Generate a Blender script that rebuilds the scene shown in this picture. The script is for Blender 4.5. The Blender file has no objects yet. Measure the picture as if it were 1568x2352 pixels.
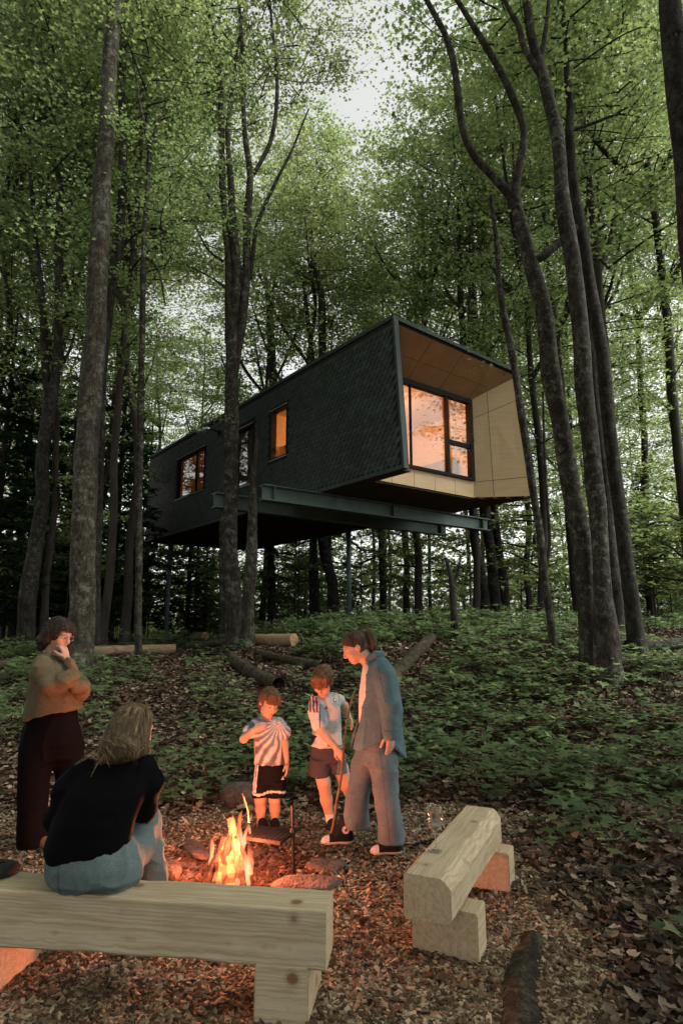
import bpy, bmesh, math, random, os
import numpy as np
from mathutils import Vector, Matrix

random.seed(7)
RNG = np.random.default_rng(11)
scn = bpy.context.scene
COL = scn.collection

# ------------------------------------------------------------------ camera, sky, sun, exposure
CAM_H, FOC, PITCH = 1.6, 1400.0, math.radians(10.233)
cam_data = bpy.data.cameras.new('camera')
cam = bpy.data.objects.new('camera', cam_data); COL.objects.link(cam)
cam.location = (0, 0, CAM_H)
cam.rotation_euler = (math.pi/2 + PITCH, 0, 0)
cam_data.sensor_fit = 'VERTICAL'; cam_data.sensor_height = 36.0; cam_data.sensor_width = 24.0
cam_data.lens = 36.0*FOC/2352.0
cam_data.clip_start = 0.05; cam_data.clip_end = 2000
scn.camera = cam

SUN_EL, SUN_ROT = math.radians(50), math.radians(100)
world = bpy.data.worlds.new('World'); scn.world = world; world.use_nodes = True
wn = world.node_tree.nodes; wl = world.node_tree.links; wn.clear()
sky = wn.new('ShaderNodeTexSky'); sky.sky_type = 'NISHITA'; sky.sun_disc = False
sky.sun_elevation = SUN_EL; sky.sun_rotation = SUN_ROT
sky.air_density = 1.0; sky.dust_density = 1.5; sky.ozone_density = 1.0
hsv = wn.new('ShaderNodeHueSaturation'); hsv.inputs['Saturation'].default_value = 0.10
bg = wn.new('ShaderNodeBackground'); bg.inputs['Strength'].default_value = 0.125
wo = wn.new('ShaderNodeOutputWorld')
wl.new(sky.outputs[0], hsv.inputs['Color']); tintn = wn.new('ShaderNodeMix'); tintn.data_type = 'RGBA'; tintn.blend_type = 'MULTIPLY'; tintn.inputs[0].default_value = 1; tintn.inputs[7].default_value = (1.0, 1.0, .94, 1)
wl.new(hsv.outputs[0], tintn.inputs[6]); wl.new(tintn.outputs[2], bg.inputs[0]); wl.new(bg.outputs[0], wo.inputs[0])

sun_d = bpy.data.lights.new('sun', 'SUN'); sun_d.energy = 2.9; sun_d.angle = math.radians(30); sun_d.color = (1.0, 0.95, 0.86)
sun = bpy.data.objects.new('sun', sun_d); COL.objects.link(sun)
_sd = Vector((math.sin(SUN_ROT)*math.cos(SUN_EL), math.cos(SUN_ROT)*math.cos(SUN_EL), math.sin(SUN_EL)))
sun.rotation_euler = _sd.to_track_quat('Z', 'Y').to_euler()

vs = scn.view_settings
vs.view_transform = 'Standard'; vs.look = 'None'; vs.exposure = 1.2; vs.gamma = 1.0; vs.use_curve_mapping = False
scn.render.film_transparent = False
cy = scn.cycles
cy.max_bounces = 6; cy.diffuse_bounces = 3; cy.glossy_bounces = 3; cy.transmission_bounces = 5; cy.transparent_max_bounces = 10
cy.caustics_reflective = False; cy.caustics_refractive = False; cy.sample_clamp_indirect = 4.0
cy.use_denoising = True

# ------------------------------------------------------------------ helpers: camera rays for laying out the place
CP, SP = math.cos(PITCH), math.sin(PITCH)
def ray(px, py):
    cx = (px-784)/FOC; c_ = (1176-py)/FOC
    return np.array([cx, CP - SP*c_, SP + CP*c_])
def at(px, py, Y):
    d = ray(px, py); return np.array([0, 0, CAM_H]) + d*(Y/d[1])
def atz(px, py, z):
    d = ray(px, py); return np.array([0, 0, CAM_H]) + d*((z-CAM_H)/d[2])
def proj(p):
    x, y, z = p[..., 0], p[..., 1], p[..., 2]-CAM_H
    d = y*CP + z*SP; u = -y*SP + z*CP
    return 784+FOC*x/d, 1176-FOC*u/d, d

# ------------------------------------------------------------------ noise
def _hash(ix, iy, iz):
    n = (ix*374761393 + iy*668265263 + iz*2147483647) & 0xffffffff
    n = ((n ^ (n >> 13))*1274126177) & 0xffffffff
    n = ((n ^ (n >> 16))*2246822519) & 0xffffffff
    return ((n ^ (n >> 15)) & 0xffffff).astype(np.float64)/0xffffff*2-1
def noise(p, s=1.0, seed=0):
    p = np.asarray(p, float)*s + seed*17.31 + 1000
    i = np.floor(p).astype(np.int64); f = p-i; f = f*f*(3-2*f)
    x, y, z = i[..., 0], i[..., 1], i[..., 2]
    r = 0
    for dx in (0, 1):
        for dy in (0, 1):
            for dz in (0, 1):
                wgt = (f[..., 0] if dx else 1-f[..., 0])*(f[..., 1] if dy else 1-f[..., 1])*(f[..., 2] if dz else 1-f[..., 2])
                r = r + wgt*_hash(x+dx, y+dy, z+dz)
    return r
def fbm(p, s=1.0, seed=0, o=3):
    return sum(noise(p, s*2**k, seed+k)/2**k for k in range(o))
def sstep(a, b, x):
    t = np.clip((x-a)/(b-a), 0, 1); return t*t*(3-2*t)
def unit(v):
    v = np.asarray(v, float); return v/max(1e-9, np.linalg.norm(v))

# ------------------------------------------------------------------ mesh building
def empty(name, loc=(0, 0, 0), rz=0, parent=None):
    o = bpy.data.objects.new(name, None); COL.objects.link(o); o.location = tuple(float(c) for c in loc); o.rotation_euler = (0, 0, rz)
    o.empty_display_size = .1
    if parent: o.parent = parent
    return o
def tag(o, label=None, cat=None, group=None, kind=None):
    if label: o['label'] = label
    if cat: o['category'] = cat
    if group: o['group'] = group
    if kind: o['kind'] = kind
    return o
def mesh(name, V, polys, mat=None, smooth=False, attrs=None, cols=None):
    """polys: (N,k) array of equal polygons, or a list of them, or a list of tuples"""
    me = bpy.data.meshes.new(name)
    V = np.asarray(V, dtype=np.float32)
    if isinstance(polys, np.ndarray): groups = [polys]
    elif len(polys) and isinstance(polys[0], np.ndarray): groups = polys
    else:
        by = {}
        for p in polys: by.setdefault(len(p), []).append(p)
        groups = [np.array(v) for v in by.values()]
    loops = np.concatenate([g.ravel() for g in groups]).astype(np.int32)
    sizes = np.concatenate([np.full(len(g), g.shape[1]) for g in groups]).astype(np.int32)
    starts = np.concatenate([[0], np.cumsum(sizes)[:-1]]).astype(np.int32)
    me.vertices.add(len(V)); me.vertices.foreach_set('co', V.ravel())
    me.loops.add(len(loops)); me.loops.foreach_set('vertex_index', loops)
    me.polygons.add(len(sizes)); me.polygons.foreach_set('loop_start', starts); me.polygons.foreach_set('loop_total', sizes)
    me.polygons.foreach_set('use_smooth', np.full(len(sizes), bool(smooth)))
    if attrs:
        for k, (dom, arr) in attrs.items():
            a = me.attributes.new(k, 'FLOAT', dom); a.data.foreach_set('value', np.asarray(arr, dtype=np.float32).ravel())
    if cols is not None:
        a = me.attributes.new('Col', 'FLOAT_COLOR', 'POINT')
        c = np.ones((len(V), 4), dtype=np.float32); c[:, :3] = cols; a.data.foreach_set('color', c.ravel())
    me.update(calc_edges=True)
    if mat: me.materials.append(mat)
    return me
def obj(name, me, parent=None, loc=None, rot=None, scale=None):
    o = bpy.data.objects.new(name, me); COL.objects.link(o)
    if parent: o.parent = parent
    if loc is not None: o.location = tuple(float(c) for c in loc)
    if rot is not None: o.rotation_euler = rot
    if scale is not None: o.scale = scale if hasattr(scale, '__len__') else (scale,)*3
    return o
class MB:
    def __init__(s): s.v = []; s.f = []
    def add(s, V, Fs):
        n = len(s.v); s.v += [tuple(float(c) for c in p) for p in V]; s.f += [tuple(i+n for i in f) for f in Fs]; return s
    def box(s, lo, hi):
        x0, y0, z0 = lo; x1, y1, z1 = hi
        return s.add([(x0,y0,z0),(x1,y0,z0),(x1,y1,z0),(x0,y1,z0),(x0,y0,z1),(x1,y0,z1),(x1,y1,z1),(x0,y1,z1)],
                     [(3,2,1,0),(4,5,6,7),(0,1,5,4),(1,2,6,5),(2,3,7,6),(3,0,4,7)])
    def hexa(s, b, t):   # bottom quad, top quad (same winding, seen from above counter-clockwise)
        return s.add(list(b)+list(t), [(3,2,1,0),(4,5,6,7),(0,1,5,4),(1,2,6,5),(2,3,7,6),(3,0,4,7)])
    def tube(s, pts, rad, n=8, cap=True):
        V, Fq, tips = tube_geo(pts, rad, n)
        b = len(s.v); s.v += [tuple(p) for p in V.tolist()]; s.f += [tuple(int(i)+b for i in f) for f in Fq]
        if cap:
            m = len(pts); s.f.append(tuple(b+i for i in range(n))[::-1]); s.f.append(tuple(b+(m-1)*n+i for i in range(n)))
        return s
    def mesh(s, name, mat=None, smooth=False, bevel=0):
        me = mesh(name, np.array(s.v), s.f, mat, smooth)
        if bevel:
            bm = bmesh.new(); bm.from_mesh(me)
            bmesh.ops.bevel(bm, geom=[e for e in bm.edges if len(e.link_faces) == 2 and e.calc_face_angle(0) > .5], offset=bevel, segments=2, affect='EDGES', clamp_overlap=True)
            bm.to_mesh(me); bm.free()
        return me
    def build(s, name, mat, parent=None, smooth=False, bevel=0):
        return obj(name, s.mesh(name, mat, smooth, bevel), parent)
def frames(P):
    T = np.gradient(P, axis=0); T /= np.linalg.norm(T, axis=1)[:, None]+1e-9
    up = np.array([1., 0, 0]) if abs(T[0][0]) < .8 else np.array([0, 1., 0])
    N = []; n = up-T[0]*(up@T[0]); n /= np.linalg.norm(n)
    for t in T:
        n = n-t*(n@t); n /= np.linalg.norm(n)+1e-9; N.append(n)
    N = np.array(N); return T, N, np.cross(T, N)
def tube_geo(pts, rad, n=8):
    P = np.asarray(pts, float); R = np.broadcast_to(np.asarray(rad, float), (len(P),))
    T, N, B = frames(P)
    a = np.arange(n)/n*2*np.pi
    V = P[:, None]+R[:, None, None]*(N[:, None]*np.cos(a)[None, :, None]+B[:, None]*np.sin(a)[None, :, None])
    m = len(P); i = np.arange(m-1)[:, None]*n; j = np.arange(n)[None]; k = (j+1) % n
    Fq = np.stack([i+j, i+k, i+n+k, i+n+j], -1).reshape(-1, 4)
    return V.reshape(-1, 3), Fq, None
def spline(P, k=6):
    P = np.asarray(P, float)
    if len(P) < 3: return np.array([P[0]+(P[-1]-P[0])*t for t in np.linspace(0, 1, k+1)])
    Q = np.vstack([2*P[0]-P[1], P, 2*P[-1]-P[-2]]); out = []
    for i in range(1, len(Q)-2):
        for t in np.arange(k)/k:
            a, b, c, d = Q[i-1], Q[i], Q[i+1], Q[i+2]
            out.append(.5*((2*b)+(-a+c)*t+(2*a-5*b+4*c-d)*t*t+(-a+3*b-3*c+d)*t**3))
    out.append(P[-1]); return np.array(out)

# ------------------------------------------------------------------ materials
def mat(name):
    m = bpy.data.materials.new(name); m.use_nodes = True; nt = m.node_tree; nt.nodes.clear()
    out = nt.nodes.new('ShaderNodeOutputMaterial'); return m, nt, out
def ramp(nt, fac, stops):
    r = nt.nodes.new('ShaderNodeValToRGB'); e = r.color_ramp.elements
    while len(e) < len(stops): e.new(.5)
    for el, (p, c) in zip(e, stops): el.position = p; el.color = (*c, 1) if len(c) == 3 else c
    nt.links.new(fac, r.inputs[0]); return r.outputs[0]
def ntex(nt, vec, scale, detail=4, rough=.6, stretch=None, dist=0):
    if stretch:
        mp = nt.nodes.new('ShaderNodeMapping'); mp.inputs['Scale'].default_value = stretch; nt.links.new(vec, mp.inputs[0]); vec = mp.outputs[0]
    t = nt.nodes.new('ShaderNodeTexNoise'); t.inputs['Scale'].default_value = scale; t.inputs['Detail'].default_value = detail
    t.inputs['Roughness'].default_value = rough; t.inputs['Distortion'].default_value = dist; nt.links.new(vec, t.inputs['Vector']); return t.outputs[0]
def coord(nt, kind='Object'):
    return nt.nodes.new('ShaderNodeTexCoord').outputs[kind]
def bump(nt, h, strength=.4, dist=.01, prev=None):
    b = nt.nodes.new('ShaderNodeBump'); b.inputs['Strength'].default_value = strength; b.inputs['Distance'].default_value = dist
    nt.links.new(h, b.inputs['Height'])
    if prev: nt.links.new(prev, b.inputs['Normal'])
    return b.outputs[0]
def mixc(nt, fac, a, b, mode='MIX'):
    n = nt.nodes.new('ShaderNodeMix'); n.data_type = 'RGBA'; n.blend_type = mode
    for sock, val in ((0, fac), (6, a), (7, b)):
        if hasattr(val, 'links') or hasattr(val, 'is_linked'): nt.links.new(val, n.inputs[sock])
        elif sock == 0: n.inputs[0].default_value = val
        else: n.inputs[sock].default_value = (*val, 1)
    return n.outputs[2]
def bsdf(nt, out, color, rough=.8, metal=0, normal=None, spec=.3, **kw):
    b = nt.nodes.new('ShaderNodeBsdfPrincipled')
    if hasattr(color, 'is_linked'): nt.links.new(color, b.inputs['Base Color'])
    else: b.inputs['Base Color'].default_value = (*color, 1)
    if hasattr(rough, 'is_linked'): nt.links.new(rough, b.inputs['Roughness'])
    else: b.inputs['Roughness'].default_value = rough
    b.inputs['Metallic'].default_value = metal; b.inputs['Specular IOR Level'].default_value = spec
    if normal: nt.links.new(normal, b.inputs['Normal'])
    for k, v in kw.items(): b.inputs[k].default_value = v
    nt.links.new(b.outputs[0], out.inputs[0]); return b
def attr(nt, name, out='Fac'):
    a = nt.nodes.new('ShaderNodeAttribute'); a.attribute_name = name; return a.outputs[out]
def simple(name, stops, scale=8, rough=.8, bs=.3, bd=.005, bscale=None, stretch=None, metal=0, spec=.3, kind='Object'):
    m, nt, out = mat(name); c = coord(nt, kind)
    n = ntex(nt, c, scale, 5, .65, stretch)
    nb = ntex(nt, c, bscale or scale*4, 4, .6, stretch)
    bsdf(nt, out, ramp(nt, n, stops), rough, metal, bump(nt, nb, bs, bd), spec); return m
def flat(name, c, rough=.6, metal=0, spec=.3, **kw):
    m, nt, out = mat(name)
    n = ntex(nt, coord(nt), 30, 3)
    bsdf(nt, out, mixc(nt, n, tuple(x*.82 for x in c), tuple(min(1, x*1.15) for x in c)), rough, metal, None, spec, **kw); return m

# ------------------------------------------------------------------ terrain
def ground_z(x, y):
    x = np.asarray(x, float); y = np.asarray(y, float)
    zp = 1.02 + .48*sstep(-3.2, .6, x) - .12*sstep(4, 9, x)
    y0 = 5.7 + .35*np.sin(x*.7+1) - .5*sstep(1.6, 3.2, x)
    t = np.clip((y-y0)/(13.2-y0), 0, 1)
    e = t*.55 + .45*t*t*(3-2*t)
    p = np.stack(np.broadcast_arrays(x, y, 0*x), -1)
    wild = np.clip(sstep(5.6, 7, y)+sstep(1.6, 2.6, x)+sstep(2.9, 3.8, -x), 0, 1)*sstep(60, 30, y)
    z = zp*e + wild*(.09*noise(p, .8, 1)+.05*noise(p, 2.1, 2)+.015*noise(p, 6, 3))
    z = z + .012*noise(p, 2.5, 4) + .008*noise(p, 6.5, 5)
    z = z - .9*sstep(19, 45, y)
    # fire pit hollow with its raised earthen lip
    r = np.hypot(x-PIT[0], (y-PIT[1])*.95)
    z = z - .10*sstep(.52, .25, r) + .02*np.exp(-((r-.66)/.16)**2)
    return z
PIT = (-.70, 4.18)
FIRE_W = 150.0
def gz(x, y): return float(ground_z(x, y))
def on_ground(px, py):
    d = ray(px, py); t = np.arange(1, 60, .02)
    q = np.array([0, 0, CAM_H])+d[None]*t[:, None]
    hit = q[:, 2] < ground_z(q[:, 0], q[:, 1])
    return q[np.argmax(hit)] if hit.any() else q[-1]
# ------------------------------------------------------------------ ground sheet
def axis(lo, hi, fine_lo, fine_hi, step, n_out):
    a = np.arange(fine_lo, fine_hi+1e-6, step)
    k = np.linspace(0, 1, n_out+1)[1:]
    return np.concatenate([(fine_lo-(fine_lo-lo)*k**3)[::-1], a, fine_hi+(hi-fine_hi)*k**3])
gx = axis(-420, 420, -7, 7, .085, 34); gy = axis(-60, 700, 1.2, 15, .085, 40)
GX, GY = np.meshgrid(gx, gy)
GZ = ground_z(GX, GY)
GV = np.stack([GX, GY, GZ], -1).reshape(-1, 3)
nx, ny = len(gx), len(gy)
ii = (np.arange(ny-1)[:, None]*nx+np.arange(nx-1)[None]).ravel()
GF = np.stack([ii, ii+1, ii+1+nx, ii+nx], -1)
def clearing(x, y):
    """1 on the wood-chip clearing, 0 on the forest floor"""
    p = np.stack(np.broadcast_arrays(np.asarray(x, float), np.asarray(y, float), np.zeros_like(np.asarray(x, float))), -1)
    w = .35*noise(p, 1.3, 9)+.2*noise(p, 3.1, 8)
    back = 5.75+w - .28*np.clip(x-.6, 0, 9) - .12*np.clip(-x-2, 0, 9)
    right = 1.28+w*.5+.07*(y-3)-.1*np.clip(3-y, 0, 3)
    return sstep(0, .28, back-y)*sstep(0, .25, right-x)
gm, nt, out = mat('forest_floor')
c = coord(nt, 'Object')
n1 = ntex(nt, c, 9, 6, .7); n2 = ntex(nt, c, 55, 4, .7); n3 = ntex(nt, c, 1.3, 3)
chip = ramp(nt, n2, [(.3, (.022, .014, .008)), (.5, (.075, .05, .03)), (.62, (.16, .115, .07)), (.75, (.24, .18, .11))])
lit = ramp(nt, n1, [(.3, (.012, .010, .006)), (.5, (.045, .03, .018)), (.66, (.095, .062, .038)), (.8, (.05, .06, .022))])
col = mixc(nt, attr(nt, 'clear'), lit, chip)
ashn = ntex(nt, c, 14, 4)
ash = ramp(nt, ashn, [(.30, (.030, .022, .018)), (.5, (.10, .075, .06)), (.7, (.20, .165, .14))])
col = mixc(nt, attr(nt, 'ash'), col, ash)
bsdf(nt, out, col, .95, 0, bump(nt, n2, .8, .02, bump(nt, n1, .8, .05)), .1)
rp = np.hypot(GV[:, 0]-PIT[0], GV[:, 1]-PIT[1])
g_o = obj('ground', mesh('ground', GV, GF, gm, True, {'clear': ('POINT', clearing(GV[:, 0], GV[:, 1])), 'ash': ('POINT', sstep(.95, .45, rp+.12*noise(GV, 3, 3)))}))
tag(g_o, 'sloping forest floor with a wood chip clearing', None, None, 'structure')

# ------------------------------------------------------------------ house materials
M = {}
M['shingle'], nt, out = mat('dark_shingle')
oi = nt.nodes.new('ShaderNodeObjectInfo'); cc = coord(nt)
n = ntex(nt, cc, 5, 4); nf = ntex(nt, cc, 60, 3)
cA = ramp(nt, n, [(.3, (.006, .0115, .009)), (.55, (.011, .019, .0155)), (.75, (.019, .031, .0255))])
cA = mixc(nt, ramp(nt, attr(nt, 'tone'), [(0, (0, 0, 0)), (1, (1, 1, 1))]), cA, (.026, .041, .034))
bsdf(nt, out, cA, .62, 0, bump(nt, nf, .3, .003), .4)
M['darkwall'] = simple('dark_wall_backing', [(.3, (.006, .009, .008)), (.7, (.012, .016, .014))], 6, .8)
M['trim'] = simple('dark_green_metal_trim', [(.3, (.020, .032, .030)), (.7, (.034, .050, .047))], 3, .5, .05, metal=.2)
M['frame'] = simple('black_window_frame', [(.3, (.004, .0045, .0045)), (.7, (.008, .009, .009))], 8, .55, .05, spec=.12)
M['flash'] = simple('grey_flashing', [(.3, (.25, .27, .27)), (.7, (.35, .37, .36))], 8, .4, .05, metal=.5)
M['ply'], nt, out = mat('birch_plywood')
cc = coord(nt); n = ntex(nt, cc, 2.2, 5, .6, (1, 1, 7)); nf = ntex(nt, cc, 24, 4, .7, (1, 1, 9))
cA = ramp(nt, n, [(.3, (.58, .42, .245)), (.5, (.64, .475, .285)), (.72, (.70, .53, .33))])
cA = mixc(nt, .25, cA, ramp(nt, nf, [(.35, (.50, .35, .20)), (.65, (.72, .56, .36))]))
bsdf(nt, out, cA, .55, 0, bump(nt, nf, .1, .002), .3)
M['ply_shaded'] = simple('shade_toned_plywood', [(.3, (.26, .145, .065)), (.7, (.36, .21, .10))], 2.2, .6, .1, stretch=(1, 1, 1), bscale=24)  # the same plywood, with the ceiling's shade put into its colour
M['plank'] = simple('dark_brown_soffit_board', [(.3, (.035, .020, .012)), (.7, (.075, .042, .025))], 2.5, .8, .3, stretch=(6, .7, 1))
M['steel'] = simple('painted_green_steel', [(.3, (.09, .135, .13)), (.7, (.14, .19, .18))], 4, .5, .08, metal=.25)
M['glass'], nt, out = mat('window_glass')
tr = nt.nodes.new('ShaderNodeBsdfTransparent'); tr.inputs[0].default_value = (.93, .95, .93, 1)
gl = nt.nodes.new('ShaderNodeBsdfGlossy'); gl.inputs['Roughness'].default_value = .015
lwt = nt.nodes.new('ShaderNodeLayerWeight'); lwt.inputs[0].default_value = .5
pw_ = nt.nodes.new('ShaderNodeMath'); pw_.operation = 'POWER'; pw_.inputs[1].default_value = 3.5; nt.links.new(lwt.outputs['Facing'], pw_.inputs[0])
fr = nt.nodes.new('ShaderNodeMapRange'); fr.inputs[3].default_value = .07; fr.inputs[4].default_value = .9; nt.links.new(pw_.outputs[0], fr.inputs[0])
mx = nt.nodes.new('ShaderNodeMixShader'); nt.links.new(fr.outputs[0], mx.inputs[0]); nt.links.new(tr.outputs[0], mx.inputs[1]); nt.links.new(gl.outputs[0], mx.inputs[2]); nt.links.new(mx.outputs[0], out.inputs[0])
M['lampglow'], nt, out = mat('warm_lamp_globe')
em = nt.nodes.new('ShaderNodeEmission'); em.inputs[0].default_value = (1, .62, .28, 1); em.inputs[1].default_value = 3; nt.links.new(em.outputs[0], out.inputs[0])

# ------------------------------------------------------------------ the house on stilts and beams
HW, HL, HH = 4.35, 13.85, 3.2
HA = np.array([1.194, 11.386, 4.531]); HPS = math.radians(37.52)
wv = np.array([math.cos(HPS), math.sin(HPS), 0]); av = np.array([-math.sin(HPS), math.cos(HPS), 0])
def hworld(x, y, z): return HA + wv*x + av*y + np.array([0, 0, z])
house = empty('tree_house', HA, HPS)
tag(house, 'dark shingled box house raised among the trees with glowing warm windows', 'house')
fy = lambda x, z: .227*z/HH + .2*x/HW            # the front rim leans back a little
# windows in the long side wall: (y0, y1, z0, z1)
WINS = [(4.18, 4.97, 1.17, 2.51), (5.9, 7.35, .76, 2.46), (8.95, 11.15, 1.12, 2.53)]
def wall_pieces():
    m = MB(); ys = [None] + sorted([w[0] for w in WINS]+[w[1] for w in WINS]) + [HL]
    edge = []
    # front piece is slanted
    m.hexa([(0, fy(0, 0), 0), (.15, fy(0, 0), 0), (.15, ys[1], 0), (0, ys[1], 0)], [(0, fy(0, HH), HH), (.15, fy(0, HH), HH), (.15, ys[1], HH), (0, ys[1], HH)])
    for a, b in zip(ys[1:-1], ys[2:]):
        w = [q for q in WINS if abs(q[0]-a) < 1e-6]
        if w: m.box((0, a, 0), (.15, b, w[0][2])); m.box((0, a, w[0][3]), (.15, b, HH))
        else: m.box((0, a, 0), (.15, b, HH))
    return m
lw = wall_pieces().build('side_wall', M['darkwall'], house)
# shingles: pointed scales laid in rows, each lapping the one below
SW, SH = .16, .11
def shingle_geo():
    t0, t1 = .004, .014
    V = [(-t0, -SW*.49, SH*1.05), (-t0, SW*.49, SH*1.05), (-t1, SW*.49, SH*.15), (-t1, 0, -SH*.42), (-t1, -SW*.49, SH*.15),
         (0, SW*.49, SH*.15), (0, 0, -SH*.42), (0, -SW*.49, SH*.15)]
    return np.array(V), [(0, 1, 2, 3, 4), (4, 3, 6, 7), (3, 2, 5, 6)]
sv, sf = shingle_geo()
places = []
for r in range(int(HH/SH)+1):
    z = .09+r*SH
    for k in range(int(HL/SW)+2):
        y = (k+.5*(r % 2))*SW
        if y-SW*.5 < fy(0, z)+.02 or y > HL-.09 or z > HH-.15: continue
        if any(a-.09 < y < b+.09 and c_-.10 < z < d_+.07 for a, b, c_, d_ in WINS): continue
        places.append((y, z))
places.sort(key=lambda q: q[0]-.0*q[1])
sm_list = []
for v in range(5):
    V = sv.copy(); V[2:5, 0] -= RNG.uniform(0, .006, 3)
    sm_list.append(mesh('shingle', V, sf, M['shingle'], False, {'tone': ('FACE', np.full(3, (v/4)**1.5))}))
for i, (y, z) in enumerate(places[:300]):
    obj('shingle', sm_list[RNG.integers(5)], house, (-.001, y+RNG.normal(0, .003), z+RNG.normal(0, .003)), (0, 0, 0))
V = []; Fq = {5: [], 4: []}; tone = {5: [], 4: []}; n0 = 0
for (y, z) in places[300:]:
    q = sv.copy(); q[2:5, 0] -= RNG.uniform(0, .006, 3); q[:, 1] += y+RNG.normal(0, .003); q[:, 2] += z+RNG.normal(0, .003); q[:, 0] -= .001
    V.append(q); t = RNG.random()**1.5
    for f in sf: Fq[len(f)].append([i+n0 for i in f]); tone[len(f)].append(t)
    n0 += 8
so = obj('shingle_cladding', mesh('shingle_cladding', np.concatenate(V), [np.array(Fq[5]), np.array(Fq[4])], M['shingle'], False, {'tone': ('FACE', tone[5]+tone[4])}), house)
so['kind'] = 'stuff'
# shell: roof, right wall, back wall, floor
m = MB(); zc = 3.13
m.hexa([(.10, fy(0, HH)+.03, zc), (HW-.10, fy(HW, HH)+.03, zc), (HW-.10, 1.15, 2.46), (.10, 1.15, 2.46)], [(.15, fy(0, HH)+.03, HH-.03), (HW-.15, fy(HW, HH)+.03, HH-.03), (HW-.15, 1.15, HH-.03), (.15, 1.15, HH-.03)])
m.build('overhang_core', M['darkwall'], house)
m = MB(); m.hexa([(-.03, fy(0, HH)-.03, HH-.03), (HW+.03, fy(HW, HH)-.03, HH-.03), (HW+.03, HL+.02, HH-.03), (-.03, HL+.02, HH-.03)], [(-.03, fy(0, HH)-.03, HH+.05), (HW+.03, fy(HW, HH)-.03, HH+.05), (HW+.03, HL+.02, HH+.05), (-.03, HL+.02, HH+.05)])
roof = m.build('roof', M['trim'], house)
XR = 3.38   # where the flared right cheek meets the window wall
m = MB(); m.hexa([(HW, fy(HW, 0), 0), (HW, 1.15, 0), (XR+.09, 1.15, 0), (HW-.012, fy(HW, 0)+.02, 0)][::-1], [(HW, fy(HW, HH), HH-.04), (HW, 1.15, HH-.04), (XR+.09, 1.15, HH-.04), (HW-.012, fy(HW, HH)+.02, HH-.04)][::-1])
m.box((HW-.14, 1.15, 0), (HW, HL, HH-.04)); m.build('far_side_wall', M['darkwall'], house)
m = MB(); m.box((.15, HL-.15, 0), (HW-.14, HL, HH-.04)); m.build('back_wall', M['darkwall'], house)
m = MB(); m.box((.15, 1.17, .02), (HW-.14, HL-.15, .30)); m.build('floor', M['plank'], house)
# front edge trim down the left rim and along the roof edge
m = MB(); m.hexa([(-.02, fy(0, 0)-.04, -.02), (.10, fy(0, 0)-.04, -.02), (.10, fy(0, 0)+.02, -.02), (-.02, fy(0, 0)+.02, -.02)], [(-.02, fy(0, HH)-.04, HH-.035), (.10, fy(0, HH)-.04, HH-.035), (.10, fy(0, HH)+.02, HH-.035), (-.02, fy(0, HH)+.02, HH-.035)])
m.build('corner_trim', M['trim'], house)
m = MB(); m.hexa([(HW-.04, fy(HW, 0)-.04, -.02), (HW+.025, fy(HW, 0)-.04, -.02), (HW+.025, fy(HW, 0)+.03, -.02), (HW-.04, fy(HW, 0)+.03, -.02)], [(HW-.04, fy(HW, HH)-.04, HH-.035), (HW+.025, fy(HW, HH)-.04, HH-.035), (HW+.025, fy(HW, HH)+.03, HH-.035), (HW-.04, fy(HW, HH)+.03, HH-.035)])
m.build('corner_trim', M['trim'], house)
MB().hexa([(-.03, fy(0, 0)+.025, -.03), (-.001, fy(0, 0)+.025, -.03), (-.001, HL-.01, -.03), (-.03, HL-.01, -.03)], [(-.03, fy(0, 0)+.025, .055), (-.001, fy(0, 0)+.025, .055), (-.001, HL-.01, .055), (-.03, HL-.01, .055)]).build('bottom_trim', M['trim'], house)
# plywood panels: a bilinear patch cut into boards with open joints
def panels(P00, P10, P11, P01, us, vs_, thick, name='panel', gap=.006, mt='ply'):
    P00, P10, P11, P01 = map(np.array, (P00, P10, P11, P01))
    nrm = unit(np.cross(P10-P00, P01-P00))
    B = lambda u, v: P00*(1-u)*(1-v)+P10*u*(1-v)+P11*u*v+P01*(1-u)*v
    Lu = np.linalg.norm(P10-P00); Lv = np.linalg.norm(P01-P00)
    for a, b in zip(us[:-1], us[1:]):
        for c_, d_ in zip(vs_[:-1], vs_[1:]):
            gu, gv = gap/Lu, gap/Lv
            q = [B(a+gu, c_+gv), B(b-gu, c_+gv), B(b-gu, d_-gv), B(a+gu, d_-gv)]
            mm = MB(); mm.hexa([p+nrm*0 for p in q], [p+nrm*(thick+random.uniform(0, .002)) for p in q]); mm.build(name, M[mt], house)
e = .004
panels((.10, 1.15, 2.448), (HW-.10, 1.15, 2.448), (HW-.10, fy(HW, HH)+.03, zc-.012), (.10, fy(0, HH)+.03, zc-.012), [0, .27, .52, .77, 1], [0, .48, 1], .012, 'ceiling_panel', mt='ply_shaded')
panels((XR-.012, 1.145, .005), (HW-.042, fy(HW, 0)+.005, .005), (HW-.042-.0, fy(HW, zc)-.005, zc-.03), (XR-.012, 1.145, 2.46), [0, .36, 1], [0, .155, .80, 1], .012, 'cheek_panel')
panels((.06, 1.15, .0), (XR-.01, 1.15, .0), (XR-.01, 1.15, .40), (.06, 1.15, .40), [0, .2, .4, .6, .8, 1], [0, 1], .015, 'apron_panel')
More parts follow.
